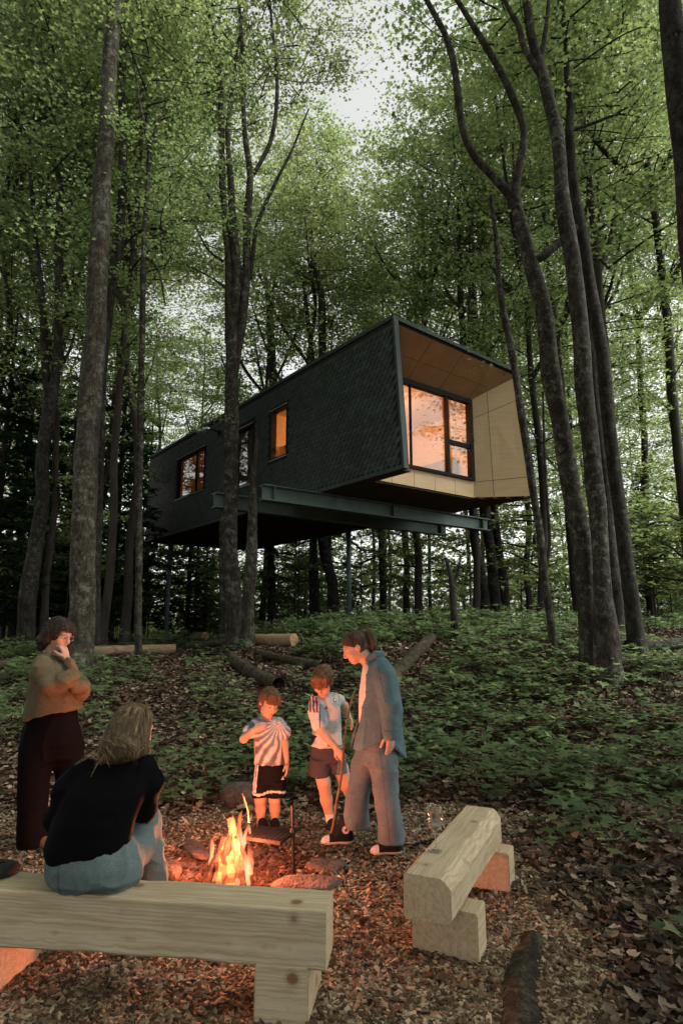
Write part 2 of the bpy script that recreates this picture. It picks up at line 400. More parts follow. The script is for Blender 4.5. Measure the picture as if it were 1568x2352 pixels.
# big front window: frame bars, panes
def bars(par, name, rects, y0, y1, mt):
    mm = MB()
    for (xa, xb, za, zb) in rects: mm.box((xa, y0, za), (xb, y1, zb))
    return mm.build(name, mt, par)
fw = bars(house, 'front_window', [(.15, XR-.02, .405, .47), (.15, XR-.02, 2.34, 2.452), (XR-.13, XR-.02, .47, 2.34), (.15, .2, .47, 2.34)], 1.06, 1.20, M['frame'])
bars(fw, 'mullion', [(2.45, 2.53, .472, 2.338)], 1.09, 1.18, M['frame'])
bars(fw, 'mullion', [(1.29, 1.32, .472, 2.338)], 1.10, 1.16, M['frame'])
bars(fw, 'transom', [(2.532, XR-.132, 1.20, 1.30)], 1.09, 1.18, M['frame'])
for xa, xb, za, zb in ((.2, 1.29, .47, 2.34), (1.32, 2.45, .47, 2.34), (2.53, XR-.13, .47, 1.20), (2.53, XR-.13, 1.30, 2.34)):
    bars(fw, 'pane', [(xa, xb, za, zb)], 1.128, 1.136, M['glass'])
# side windows set deep in the shingled wall
for wi, (y0, y1, z0, z1) in enumerate(WINS):
    mm = MB(); T = .045
    mm.box((-.02, y0, z0), (.13, y0+T, z1)); mm.box((-.02, y1-T, z0), (.13, y1, z1)); mm.box((-.02, y0+T, z0), (.13, y1-T, z0+T)); mm.box((-.02, y0+T, z1-T), (.13, y1-T, z1))
    w = mm.build('door' if wi == 1 else 'side_window', M['frame'], house)
    if wi == 2: MB().box((.07, (y0+y1)/2-.32, z0+T), (.115, (y0+y1)/2-.24, z1-T)).build('mullion', M['frame'], w)
    if wi == 1: MB().box((.07, y0+T, 2.05), (.115, y1-T, 2.11)).build('transom', M['frame'], w)
    MB().box((.088, y0+T, z0+T), (.094, y1-T, z1-T)).build('pane', M['glass'], w)
    MB().box((-.05, y0-.03, z0-.025), (0.0, y1+.03, z0-.002)).build('sill', M['flash'], w)
    MB().box((-.05, y0-.03, z1+.002), (0.0, y1+.03, z1+.02)).build('head_flashing', M['flash'], w)
# rooms inside, lined with plywood
IN = .17
def lining():
    m = MB(); ys = [1.22] + sorted([w[0] for w in WINS]+[w[1] for w in WINS]) + [HL-.17]
    for a, b in zip(ys[:-1], ys[1:]):
        w = [q for q in WINS if abs(q[0]-a) < 1e-6]
        if w: m.box((.152, a, .30), (IN, b, w[0][2])); m.box((.152, a, w[0][3]), (IN, b, 2.60))
        else: m.box((.152, a, .30), (IN, b, 2.60))
    m.box((HW-.17, 1.22, .30), (HW-.142, HL-.17, 2.60)); m.box((IN, HL-.19, .30), (HW-.17, HL-.152, 2.6))
    m.box((IN, 1.22, 2.60), (HW-.17, HL-.19, 2.63)); m.box((IN, 1.22, .302), (HW-.17, HL-.19, .33))
    m.box((IN, 8.1, .33), (2.6, 8.2, 2.6)); m.box((IN, 5.3, .33), (3.4, 5.4, 2.6)); m.box((3.4, 5.0, .33), (HW-.17, 5.08, 2.6))  # partition between lamp and door is added, to keep the door unlit
    return m
lining().build('room_lining', M['ply'], house)
m = MB(); m.box((XR+.0, 1.16, .30), (HW-.142, 1.215, 2.6)); m.build('window_return', M['ply'], house)
m = MB(); m.box((.6, 4.2, 1.72), (1.0, 5.29, 1.78)); m.box((.6, 4.2, 1.30), (1.0, 5.29, 1.34)); m.box((.6, 4.85, 1.341), (.9, 5.1, 1.60)); m.build('shelf', M['plank'], house)
m = MB()
m.box((3.4, 2.3, .332), (4.1, 4.3, .75)); m.box((3.4, 2.3, .752), (4.12, 4.3, .95)); m.box((3.95, 2.3, .95), (4.12, 4.3, 1.35)); m.build('sofa', simple('grey_sofa', [(.3, (.2, .18, .16)), (.7, (.3, .27, .24))], 20), house)
for (x, y, z, e_) in ((1.6, 3.0, 2.42, 85), (1.9, 10.5, 2.42, 7)):
    mm = MB(); mm.tube([(x, y, z+.178), (x, y, z+.08)], .01, 6); lamp = mm.build('ceiling_lamp', M['frame'], house)
    uv = [(x+.08*math.cos(a)*math.sin(b), y+.08*math.sin(a)*math.sin(b), z+.08*math.cos(b)) for b in np.linspace(.1, math.pi-.1, 7) for a in np.linspace(0, 2*math.pi, 12, endpoint=False)]
    mm = MB(); mm.add(uv, [(i*12+j, i*12+(j+1) % 12, (i+1)*12+(j+1) % 12, (i+1)*12+j) for i in range(6) for j in range(12)]); mm.build('globe', M['lampglow'], lamp, True)
    ld = bpy.data.lights.new('lamp_light', 'POINT'); ld.energy = e_; ld.color = (1, .43, .16); ld.shadow_soft_size = .12
    lo = bpy.data.objects.new('lamp_light', ld); COL.objects.link(lo); lo.parent = house; lo.location = (x, y, z-.2)
# soffit boards
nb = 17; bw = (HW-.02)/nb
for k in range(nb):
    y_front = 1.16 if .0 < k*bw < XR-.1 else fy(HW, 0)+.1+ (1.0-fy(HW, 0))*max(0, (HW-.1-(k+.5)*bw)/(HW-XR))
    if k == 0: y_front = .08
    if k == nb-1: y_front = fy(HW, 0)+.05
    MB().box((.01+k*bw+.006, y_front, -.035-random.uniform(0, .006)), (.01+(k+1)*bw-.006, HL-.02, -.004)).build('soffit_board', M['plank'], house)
# spotlight on the wall
sl = MB(); sl.box((-.06, 7.92, 2.62), (-.015, 8.04, 2.76)); sp = sl.build('wall_spotlight', M['frame'], house)
MB().tube([(-.05, 7.98, 2.69), (-.2, 8.02, 2.78), (-.34, 8.1, 2.77)], .025, 8).build('arm', M['frame'], sp)
for dy in (0, .24):
    MB().tube([(-.32-dy*.3, 8.05+dy, 2.79), (-.38-dy*.3, 8.07+dy, 2.77), (-.50-dy*.3, 8.11+dy, 2.73)], [.045, .07, .075], 12).build('lamp_head', M['flash'], sp)

# ------------------------------------------------------------------ steel carrying beams and posts
def ibeam(name, y, x0, x1, z1, label, h=.34, fl=.24):
    b = empty(name, hworld(x0, y, z1-h), HPS); L = x1-x0
    tag(b, label, 'steel beam', 'steel beams carrying the house')
    MB().box((0, -fl/2, 0), (L, fl/2, .028)).build('bottom_flange', M['steel'], b)
    MB().box((0, -fl/2, h-.028), (L, fl/2, h)).build('top_flange', M['steel'], b)
    MB().box((0.001, -.012, .029), (L-.001, .012, h-.029)).build('web', M['steel'], b)
    for xx in (.25, L*.5, L-.3): MB().box((xx, -fl/2+.01, .03), (xx+.02, fl/2-.01, h-.03)).build('stiffener_plate', M['steel'], b)
    return b
ibeam('steel_beam', 2.78, -1.5, 5.85, -.05, 'front green steel I-beam under the house, its right end nearest the forked trunk')
ibeam('steel_beam', 4.14, -1.95, 5.6, -.055, 'rear green steel I-beam under the house, its left end by the twin-stemmed tree')
for (x, y, lab) in ((.55, 12.8, 'pale steel post under the back left corner of the house'), (3.8, 12.8, 'thin steel post under the back right corner of the house'), (3.85, 6.6, 'thin steel post under the middle of the house')):
    p = hworld(x, y, 0); g = gz(p[0], p[1])
    b = empty('steel_post', (p[0], p[1], g)); tag(b, lab, 'post', 'steel posts')
    top = HA[2]-.045-g
    MB().tube([(0, 0, -.2), (0, 0, top-.02)], .075, 14).build('pole', M['steel'], b, True)
    MB().box((-.16, -.16, top-.02), (.16, .16, top)).build('cap_plate', M['steel'], b)
    MB().box((-.18, -.18, -.02), (.18, .18, .03)).build('base_plate', M['steel'], b)
# ------------------------------------------------------------------ bark and leaf materials
def bark_mat(name, dark, mid, light, lichen):
    m, nt, out = mat(name); c = coord(nt)
    n1 = ntex(nt, c, 6, 6, .75, (1, 1, .5)); n2 = ntex(nt, c, 24, 5, .75, (1, 1, .35)); n3 = ntex(nt, c, 1.7, 4, .6); n4 = ntex(nt, c, 8, 6, .8); n5 = ntex(nt, c, 3.2, 5, .7, (1, 1, 1.6))
    col = ramp(nt, n2, [(.34, dark), (.52, mid), (.70, light)])
    col = mixc(nt, ramp(nt, n1, [(.42, (.75, .75, .75)), (.56, (0, 0, 0))]), col, dark)
    patch = ramp(nt, n4, [(.50, (0, 0, 0)), (.60, (1, 1, 1))])
    big = ramp(nt, n3, [(.40, (0, 0, 0)), (.58, (.85, .85, .85))])
    fac = nt.nodes.new('ShaderNodeMath'); fac.operation = 'MULTIPLY'; nt.links.new(patch, fac.inputs[0]); nt.links.new(big, fac.inputs[1])
    col = mixc(nt, fac.outputs[0], col, lichen)
    col = mixc(nt, ramp(nt, n5, [(.60, (0, 0, 0)), (.70, (.7, .7, .7))]), col, tuple(x*.8 for x in dark))
    bsdf(nt, out, col, .92, 0, bump(nt, n2, .9, .03, bump(nt, n1, .7, .05)), .12); return m
M['bark'] = bark_mat('grey_brown_bark', (.016, .014, .011), (.048, .045, .036), (.105, .10, .08), (.15, .165, .135))
M['bark_dark'] = bark_mat('dark_bark', (.012, .011, .009), (.036, .034, .028), (.072, .068, .055), (.08, .09, .07))
M['bark_light'] = bark_mat('pale_grey_bark', (.022, .019, .014), (.066, .060, .047), (.13, .122, .098), (.17, .18, .145))
M['bark_far'] = simple('far_bark', [(.3, (.02, .017, .014)), (.7, (.06, .052, .042))], 6, .95, .3, .02, stretch=(1, 1, .3))
def leaf_mat(name, refl, trans, vary=.5):
    m, nt, out = mat(name)
    a = attr(nt, 'hue'); oi = nt.nodes.new('ShaderNodeObjectInfo')
    def tint(lo, mid, hi): return ramp(nt, a, [(0, lo), (.55, mid), (1, hi)])
    d = tint(*refl); t = tint(*trans)
    hs = []
    for col in (d, t):
        h = nt.nodes.new('ShaderNodeHueSaturation'); nt.links.new(col, h.inputs['Color'])
        mr = nt.nodes.new('ShaderNodeMapRange'); mr.inputs[3].default_value = 1-vary*.5; mr.inputs[4].default_value = 1+vary*.35
        nt.links.new(oi.outputs['Random'], mr.inputs[0]); nt.links.new(mr.outputs[0], h.inputs['Value'])
        mh = nt.nodes.new('ShaderNodeMapRange'); mh.inputs[3].default_value = .485; mh.inputs[4].default_value = .515
        m2 = nt.nodes.new('ShaderNodeMath'); m2.operation = 'FRACT'; mm_ = nt.nodes.new('ShaderNodeMath'); mm_.operation = 'MULTIPLY'; mm_.inputs[1].default_value = 7.3
        nt.links.new(oi.outputs['Random'], mm_.inputs[0]); nt.links.new(mm_.outputs[0], m2.inputs[0]); nt.links.new(m2.outputs[0], mh.inputs[0]); nt.links.new(mh.outputs[0], h.inputs['Hue'])
        hs.append(h.outputs[0])
    df = nt.nodes.new('ShaderNodeBsdfPrincipled'); nt.links.new(hs[0], df.inputs['Base Color']); df.inputs['Roughness'].default_value = .55; df.inputs['Specular IOR Level'].default_value = .25
    tl = nt.nodes.new('ShaderNodeBsdfTranslucent'); nt.links.new(hs[1], tl.inputs[0])
    mx = nt.nodes.new('ShaderNodeMixShader'); mx.inputs[0].default_value = .58
    nt.links.new(df.outputs[0], mx.inputs[1]); nt.links.new(tl.outputs[0], mx.inputs[2]); nt.links.new(mx.outputs[0], out.inputs[0]); return m
M['leaf'] = leaf_mat('maple_leaf', [(.036, .052, .022), (.060, .082, .032), (.095, .115, .042)], [(.175, .25, .09), (.28, .37, .135), (.40, .475, .18)])
M['leaf_low'] = leaf_mat('seedling_leaf', [(.085, .13, .066), (.135, .19, .092), (.19, .235, .115)], [(.13, .21, .085), (.19, .28, .11), (.26, .33, .13)])
M['needle'] = leaf_mat('hemlock_needle', [(.012, .028, .014), (.02, .042, .018), (.03, .055, .022)], [(.015, .04, .012), (.02, .05, .015), (.03, .06, .02)])

# ------------------------------------------------------------------ leaves
LEAF6 = np.array([(0, 0, 0), (.46, .16, .07), (.24, .42, .03), (0, 1, -.06), (-.24, .42, .03), (-.46, .16, .07)])
LEAF11 = np.array([(0, 0, 0), (.30, -.06, .03), (.22, .16, .02), (.56, .34, .06), (.24, .46, .02), (.12, .62, 0), (0, 1, -.06), (-.12, .62, 0), (-.24, .46, .02), (-.56, .34, .06), (-.22, .16, .02), (-.30, -.06, .03)])
LEAF9 = np.array([(0, 0, 0), (.34, .02, .04), (.24, .20, .02), (.54, .42, .07), (.17, .50, .02), (0, 1, -.07), (-.17, .50, .02), (-.54, .42, .07), (-.24, .20, .02), (-.34, .02, .04)])
def leaves(P, size, tilt, seed, shape=LEAF6, dirs=None):
    """P (N,3) leaf bases -> verts, polys, hue"""
    r = np.random.default_rng(seed); N = len(P)
    yaw = r.uniform(0, 2*np.pi, N) if dirs is None else dirs+r.normal(0, .5, N)
    tl = np.abs(r.normal(0, tilt, N)); az = r.uniform(0, 2*np.pi, N)
    nrm = np.stack([np.sin(tl)*np.cos(az), np.sin(tl)*np.sin(az), np.cos(tl)], -1)
    fwd = np.stack([np.cos(yaw), np.sin(yaw), -.25*np.ones(N)], -1)
    fwd -= nrm*np.sum(fwd*nrm, 1)[:, None]; fwd /= np.linalg.norm(fwd, axis=1)[:, None]
    rt = np.cross(fwd, nrm); s = size*r.uniform(.65, 1.25, N)
    k = len(shape); sh = shape.copy()
    V = P[:, None]+s[:, None, None]*(rt[:, None]*sh[None, :, 0, None]+fwd[:, None]*sh[None, :, 1, None]+nrm[:, None]*sh[None, :, 2, None])
    return V.reshape(-1, 3), np.arange(N*k).reshape(N, k), r.random(N)
def crown_geo(seed, H, R, nb, per, size, low=.0, flatness=.35, gap=.0):
    r = np.random.default_rng(seed); P = []; tubes = MB()
    for i in range(nb):
        h = H*(low+(1-low)*(i+r.random())/nb); t = h/H
        prof = (math.sin(math.pi*min(1, .12+.86*t**.8)))**.7
        L = R*prof*r.uniform(.55, 1.15)+.3; az = i*2.4+r.normal(0, .5); rise = r.uniform(.1, .6)
        b0 = np.array([r.normal(0, .05), r.normal(0, .05), h-.35*L*rise])
        d = np.array([math.cos(az), math.sin(az), 0])
        pts = [b0+d*L*s+np.array([0, 0, rise*L*(s-.35*s*s)])+r.normal(0, .05, 3)*s for s in np.linspace(0, 1, 6)]
        bow = d[[1, 0, 2]]*np.array([-1, 1, 0])*r.normal(0, .16)*L; pts = [p_+bow*math.sin(math.pi*i_/5)+np.array([0, 0, -.10*L*(i_/5)**2]) for i_, p_ in enumerate(pts)]
        tubes.tube(spline(np.array(pts), 2), np.linspace(.016, .003, 11)*(.5+L/R), 5, False)
        m = max(3, int(per*L/R/22))
        for s in range(m):
            u = r.uniform(.3, 1.05)
            base = np.array(pts[min(5, int(u*5))])
            az2 = az+r.normal(0, .9); l2 = L*.42*r.uniform(.4, 1)
            d2 = np.array([math.cos(az2), math.sin(az2), r.normal(.02, .22)])
            if s < 5: tubes.tube([base, base+d2*l2*.5+np.array([0, 0, .03]), base+d2*l2], [.005, .0035, .002], 4, False)
            k = 22
            uu = r.uniform(.15, 1.05, k)
            sp_ = r.normal(0, 1, (k, 3))*np.array([.22, .22, .22*flatness])*(.5+l2)
            P.append(base+d2[None]*l2*uu[:, None]+sp_)
    P = np.concatenate(P)
    return P, tubes
CROWNS = []
for sd, H, R, nb, per in ((1, 8.5, 2.9, 24, 295), (2, 9.5, 3.2, 26, 295), (3, 7.5, 3.3, 22, 295), (4, 10.5, 2.7, 28, 265), (5, 8, 2.4, 22, 285), (6, 6, 3.4, 16, 315)):
    P, tb = crown_geo(sd, H, R, nb, per, .12)
    V, Fl, hue = leaves(P, .112, .68, sd, LEAF9)
    CROWNS.append((mesh('crown', V, Fl, M['leaf'], False, {'hue': ('FACE', hue)}), tb.mesh('branches', M['bark_dark'], True), H, len(P)))
def sapling_geo(sd):
    r = np.random.default_rng(sd); P, tb = crown_geo(sd, 2.6, 1.25, 12, 150, .1, .1, .18)
    V, Fl, hue = leaves(P, .115, .4, sd)
    return mesh('crown', V, Fl, M['leaf'], False, {'hue': ('FACE', hue)}), tb.mesh('branches', M['bark_dark'], True)
SAPS = [sapling_geo(20+i) for i in range(3)]
def conifer_geo(sd, H=9, R=2.2):
    r = np.random.default_rng(sd); P = []; D = []; tb = MB()
    nb = 70
    for i in range(nb):
        t = (i+.5)/nb; h = H*t; L = R*(1-t)**.75*r.uniform(.6, 1.1)+.15; az = i*2.39+r.normal(0, .3)
        d = np.array([math.cos(az), math.sin(az), 0]); pr = np.array([-d[1], d[0], 0])
        tb.tube([(0, 0, h), d*L*.5+np.array([0, 0, h+.05]), d*L+np.array([0, 0, h-.12*L])], [.015, .01, .004], 4, False)
        k = int(70*L)
        u = r.uniform(.15, 1, k); sd_ = r.choice([-1, 1], k); l = r.uniform(.05, .45, k)*(1.1-u)*L*.8
        P.append(d*(u*L)[:, None]+pr*(sd_*l)[:, None]+np.stack([0*u, 0*u, h-.12*L*u*u-.1*l+r.normal(0, .03, k)], -1))
        D.append(az+sd_*.9)
    P = np.concatenate(P); D = np.concatenate(D)
    shape = np.array([(0, 0, 0), (.16, .3, .02), (.10, .8, 0), (0, 1, -.03), (-.10, .8, 0), (-.16, .3, .02)])
    V, Fl, hue = leaves(P, .30, .25, sd, shape, D)
    return mesh('crown', V, Fl, M['needle'], False, {'hue': ('FACE', hue)}), tb.mesh('branches', M['bark_dark'], True), H
CONS = [conifer_geo(31), conifer_geo(32, 8, 2.6)]

# ------------------------------------------------------------------ trunks
def trunk_geo(stems, n=12, rough=.05, flare=True, seed=0):
    """stems: list of (points, radii) in local metres; returns verts, quads"""
    Vs, Fs, off = [], [], 0
    for si, (P, R) in enumerate(stems):
        P = np.asarray(P, float); R = np.asarray(R, float)
        seg = np.linalg.norm(np.diff(P, axis=0), axis=1).sum()
        k = max(2, int(seg/(len(P)-1)/.22))
        Q = spline(P, k); RR = spline(np.stack([R, R, R], -1), k)[:, 0]
        L = np.concatenate([[0], np.cumsum(np.linalg.norm(np.diff(Q, axis=0), axis=1))])
        wob = np.stack([noise(np.stack([L*.9, 0*L+si, 0*L+seed], -1)), noise(np.stack([L*.9, 0*L+9+si, 0*L+seed], -1)), 0*L], -1)
        Q = Q+wob*(np.minimum(L, 1)*.3*R.mean())[:, None]
        if flare and si == 0: RR = RR*(1+.35*np.exp(-L/.28))
        V, Fq, _ = tube_geo(Q, RR, n)
        ctr = np.repeat(Q, n, 0); d = V-ctr
        rel = noise(V*np.array([1, 1, .35]), 7, seed+3)*rough*1.6+noise(V, 2.2, seed+4)*rough*1.6
        if flare and si == 0:
            ang = np.arctan2(d[:, 1], d[:, 0]); LL = np.repeat(L, n); rel = rel+.22*np.exp(-LL/.22)*np.maximum(0, np.sin(ang*5+seed))
        V = ctr+d*(1+rel)[:, None]
        Vs.append(V); Fs.append(Fq+off); off += len(V)
    return np.concatenate(Vs), np.concatenate(Fs)
def px_stem(pts, Y, base=False):
    """pts: (px, py, width_px[, dY]) traced along a stem standing at distance Y"""
    P, R = [], []
    for q in pts:
        yy = Y+(q[3] if len(q) > 3 else 0); p = at(q[0], q[1], yy); _, _, d = proj(p)
        P.append(p); R.append(q[2]*.445*d/FOC)
    P = np.array(P); R = np.array(R)
    if base:
        g = gz(P[0][0], P[0][1]); P[0][2] = g-.12
    return P, R
def tree(name, label, Y, stems, crowns=(), bark='bark', group=None, n=14, extra=3.0, seed=0, cat='tree'):
    st = []
    for i, s in enumerate(stems):
        P, R = px_stem(s, Y, i == 0)
        if extra and s[-1][1] < 60:
            d = unit(P[-1]-P[-2]); P = np.vstack([P, P[-1]+d*extra]); R = np.append(R, R[-1]*.6)
        st.append((P, R))
    org = st[0][0][0].copy(); org[2] += .12
    t = empty(name, org)
    V, Fq = trunk_geo([(P-org, R) for P, R in st], n, seed=seed)
    obj('trunk', mesh('trunk', V, Fq, M[bark], True), t)
    for (px, py, dY, v, sc, rz) in crowns:
        p = at(px, py, Y+dY)-org
        o = obj('crown', CROWNS[v][0], t, p, (0, 0, rz), sc); obj('branches', CROWNS[v][1], o)
    tag(t, label, cat, group); return t

HERO = []
TY5 = 12.75
tree('maple_tree', 'thick grey-barked tree behind the man in the brown shirt', 11.2,
     [[(172, 1525, 84), (178, 1450, 70), (185, 1300, 62), (196, 1100, 60), (205, 960, 57), (218, 720, 51), (238, 430, 44), (255, 180, 38), (264, 40, 37)]],
     [(300, -200, 1.6, 0, 1.2, 1.1)], bark='bark_light', seed=1)
tree('maple_tree', 'slim dark stem leaning out behind the thick grey trunk on the left', 12.3,
     [[(215, 1500, 34), (222, 1200, 30), (232, 900, 28), (252, 700, 28), (272, 560, 27), (283, 400, 22), (282, 200, 18), (290, 40, 15)],
      [(270, 580, 16), (310, 535, 10), (370, 525, 7), (430, 560, 4)]],
     [(330, 250, .6, 2, .8, .4)], bark='bark_dark', seed=2, n=10)
tree('maple_tree', 'dark tree forking into two stems at the far left', 13.5,
     [[(62, 1450, 46), (78, 1300, 40), (95, 1130, 34), (108, 1000, 32), (116, 930, 30)], [(116, 945, 22), (102, 830, 20), (97, 700, 17), (85, 560, 14), (70, 400, 10)],
      [(116, 945, 24), (134, 800, 22), (135, 640, 19), (136, 480, 17), (140, 435, 14), (120, 330, 9), (118, 220, 5)], [(138, 460, 10), (165, 380, 8), (185, 300, 5)]],
     [(90, 520, 0, 1, .9, .7), (140, 330, .3, 4, 1.0, 2.6)], bark='bark_dark', seed=3, n=10)
tree('maple_tree', 'slender straight tree at the left end of the house', 11.6,
     [[(322, 1490, 20), (320, 1350, 18), (321, 1150, 18), (322, 950, 17), (327, 760, 16), (330, 600, 15), (336, 470, 13), (345, 330, 11)],
      [(345, 340, 9), (322, 240, 7), (310, 150, 4)], [(345, 335, 9), (375, 250, 6), (420, 160, 3)], [(334, 590, 8), (365, 620, 6), (380, 700, 4)], [(324, 900, 7), (350, 840, 4), (362, 760, 2)]],
     [(380, 620, 0, 5, .62, .3), (330, 380, .3, 2, .75, 1.9), (390, 980, .2, 5, .3, 1.9)], seed=4, n=9)
tree('maple_tree', 'twin-stemmed tree in front of the house clasped by the steel beam', TY5,
     [[(542, 1482, 46), (535, 1350, 40), (531, 1150, 37), (534, 950, 36), (534, 800, 34), (530, 740, 32), (522, 600, 20), (512, 440, 18), (508, 250, 15), (496, 100, 11), (478, 10, 8)],
      [(535, 780, 26), (545, 640, 25), (538, 560, 22), (530, 420, 18), (524, 300, 12), (540, 150, 8), (562, 20, 5)],
      [(540, 850, 22), (560, 720, 21), (567, 600, 20), (569, 480, 19), (573, 400, 18), (563, 310, 13), (560, 180, 11), (552, 40, 9)],
      [(572, 415, 13), (600, 370, 11), (626, 310, 11), (636, 200, 10), (630, 100, 8), (622, 20, 6)],
      [(575, 640, 10), (590, 520, 11), (628, 430, 9), (672, 340, 6), (710, 250, 4)], [(515, 500, 8), (460, 420, 6), (420, 330, 4)], [(512, 600, 8), (475, 570, 6), (440, 500, 4)], [(552, 690, 7), (490, 640, 5), (430, 610, 3)]],
     [(500, 250, -.1, 3, .8, .5), (600, 260, .4, 0, .8, 3.1), (560, 640, .3, 5, .5, 1.2), (690, 230, .8, 4, .7, 4)], seed=5)
tree('dead_snag', 'bare broken-topped dead trunk just right of the twin-stemmed tree', TY5-.5,
     [[(566, 1490, 38), (572, 1400, 34), (577, 1280, 30), (580, 1150, 24), (582, 1090, 16), (588, 1050, 14), (590, 1004, 9)]], [], bark='bark', seed=6, n=10, extra=0, cat='dead tree')
tree('maple_tree', 'stout pale trunk behind the left edge of the twin-stemmed tree', 15.5,
     [[(524, 1445, 48), (524, 1330, 44), (527, 1180, 42), (530, 1000, 36), (528, 850, 26)]], [], seed=7, n=10, extra=0)
# right-hand group
tree('maple_tree', 'tall Y-shaped tree rising left in the right-hand clump', 9.3,
     [[(1362, 1560, 60), (1348, 1440, 50), (1334, 1300, 50), (1318, 1180, 48), (1300, 1030, 47), (1272, 900, 46), (1256, 820, 45), (1243, 700, 42), (1222, 620, 38), (1200, 540, 33), (1180, 470, 30), (1176, 440, 28)],
      [(1178, 455, 24), (1132, 405, 23), (1085, 350, 20), (1058, 280, 19), (1042, 160, 18), (1020, 80, 16), (982, 5, 13)],
      [(1178, 450, 24), (1190, 390, 22), (1202, 325, 20), (1198, 275, 19), (1155, 175, 18), (1110, 95, 16), (1062, 20, 13)],
      [(1210, 600, 26), (1245, 590, 24), (1280, 560, 20), (1320, 520, 14)]],
     [(1150, 120, 1.2, 5, .9, 1.0), (1280, 250, 1.0, 2, .8, 2.2)], seed=8)
tree('maple_tree', 'tallest straight trunk in the right-hand clump, mottled grey bark', 9.0,
     [[(1392, 1565, 72), (1388, 1470, 62), (1380, 1400, 50), (1372, 1250, 46), (1362, 1100, 45), (1350, 950, 44), (1340, 850, 43), (1327, 720, 41), (1312, 600, 40), (1294, 470, 37), (1278, 350, 33), (1264, 250, 30), (1243, 160, 27), (1222, 80, 24), (1212, 20, 22)],
      [(1250, 190, 18), (1205, 110, 16), (1192, 60, 14), (1160, 5, 10)], [(1240, 150, 16), (1252, 70, 13), (1258, 10, 10)]],
     [(1310, 130, .8, 0, .9, .2)], seed=9)
tree('maple_tree', 'slightly leaning dark trunk right of the tallest trunk', 10.4,
     [[(1462, 1470, 46), (1448, 1380, 38), (1425, 1200, 35), (1405, 1020, 34), (1390, 880, 33), (1372, 760, 31), (1352, 640, 30), (1334, 520, 28), (1316, 400, 24), (1306, 300, 21), (1309, 235, 18), (1300, 150, 14), (1290, 30, 11)],
      [(1310, 300, 9), (1370, 280, 8), (1420, 262, 6), (1470, 270, 3)]],
     [(1400, 150, .8, 1, .9, .9), (1440, 420, .6, 5, .55, .1)], bark='bark_dark', seed=10, n=12)
tree('maple_tree', 'trunk standing between the tallest and the leaning trunks on the right', 12.0,
     [[(1418, 1470, 40), (1405, 1320, 34), (1392, 1180, 31), (1378, 1050, 29), (1364, 900, 27), (1350, 700, 24), (1340, 500, 20)]], [(1420, 420, 0, 4, .9, .5)], bark='bark_dark', seed=11, n=10)
tree('maple_tree', 'slim bowed tree crossing the right corner of the house', 10.6,
     [[(1270, 1485, 21), (1262, 1420, 20), (1250, 1340, 20), (1240, 1240, 20), (1222, 1130, 20), (1204, 1000, 20), (1182, 860, 19), (1163, 750, 18), (1147, 660, 16), (1138, 560, 13), (1128, 450, 9)],
      [(1248, 1330, 10), (1262, 1250, 9), (1258, 1170, 8), (1250, 1050, 7), (1246, 900, 5)]],
     [(1190, 700, .5, 5, .3, .2)], seed=12, n=10)
tree('maple_tree', 'huge near-black trunk cut off by the right edge of the photo', 6.0,
     [[(1700, 1700, 100), (1660, 1300, 84), (1625, 900, 74), (1592, 600, 66), (1568, 350, 60), (1545, 120, 56), (1536, 20, 54)]], [], bark='bark_dark', seed=13, extra=5)
tree('dead_snag', 'short forked snag below the right end of the house', 11.5,
     [[(1044, 1488, 22), (1043, 1430, 19), (1040, 1370, 18), (1037, 1330, 15), (1022, 1280, 8)], [(1039, 1350, 11), (1052, 1310, 8), (1058, 1275, 4)]], [], bark='bark_dark', seed=14, n=9, extra=0, cat='dead tree')
for k, (px0, px1, w, Y, lab) in enumerate(((1115, 1088, 26, 17.2, 'left of the three trunks holding the right beam ends'), (1142, 1118, 29, 17.9, 'middle of the three trunks holding the right beam ends'), (1165, 1140, 22, 18.6, 'right of the three trunks holding the right beam ends'))):
    tree('maple_tree', lab, Y, [[(px0, 1440, w*1.1), (px0-10, 1330, w), (px1-4, 1180, w*.93), (px1-16, 950, w*.8), (px1-30, 700, w*.62), (px1-36, 480, w*.4)]], [(px1-30, 620, .5, k, .95, k*1.3)], bark='bark_dark', seed=15+k, n=10)
# trunks rising behind the roof and seen below the floor
mids = [(765, 1440, 31, 21.5, 738, 'broad black trunk with a stump at its foot under the house middle', [(738, 700, 20), (715, 600, 12)]),
        (624, 1440, 21, 25, 622, 'straight dark trunk under the house right of the dead snag', [(620, 760, 14), (600, 560, 8)]),
        (880, 1438, 16, 23, 872, 'thin trunk leaning left under the house, right of the third post', [(858, 1200, 13), (850, 900, 10)]),
        (728, 1440, 17, 22.5, 722, 'dark trunk left of the broad black trunk under the house', [(720, 900, 16), (700, 650, 9)])]
for k, (px, py, w, Y, px1, lab, up) in enumerate(mids):
    tree('maple_tree', lab, Y, [[(px, py, w*1.15), (px-2, py-90, w), (px1, 1200, w*.9)]+up], [(up[-1][0], up[-1][1]+120, .3, k % 6, 1.0, k)], bark='bark_dark', seed=30+k, n=9)

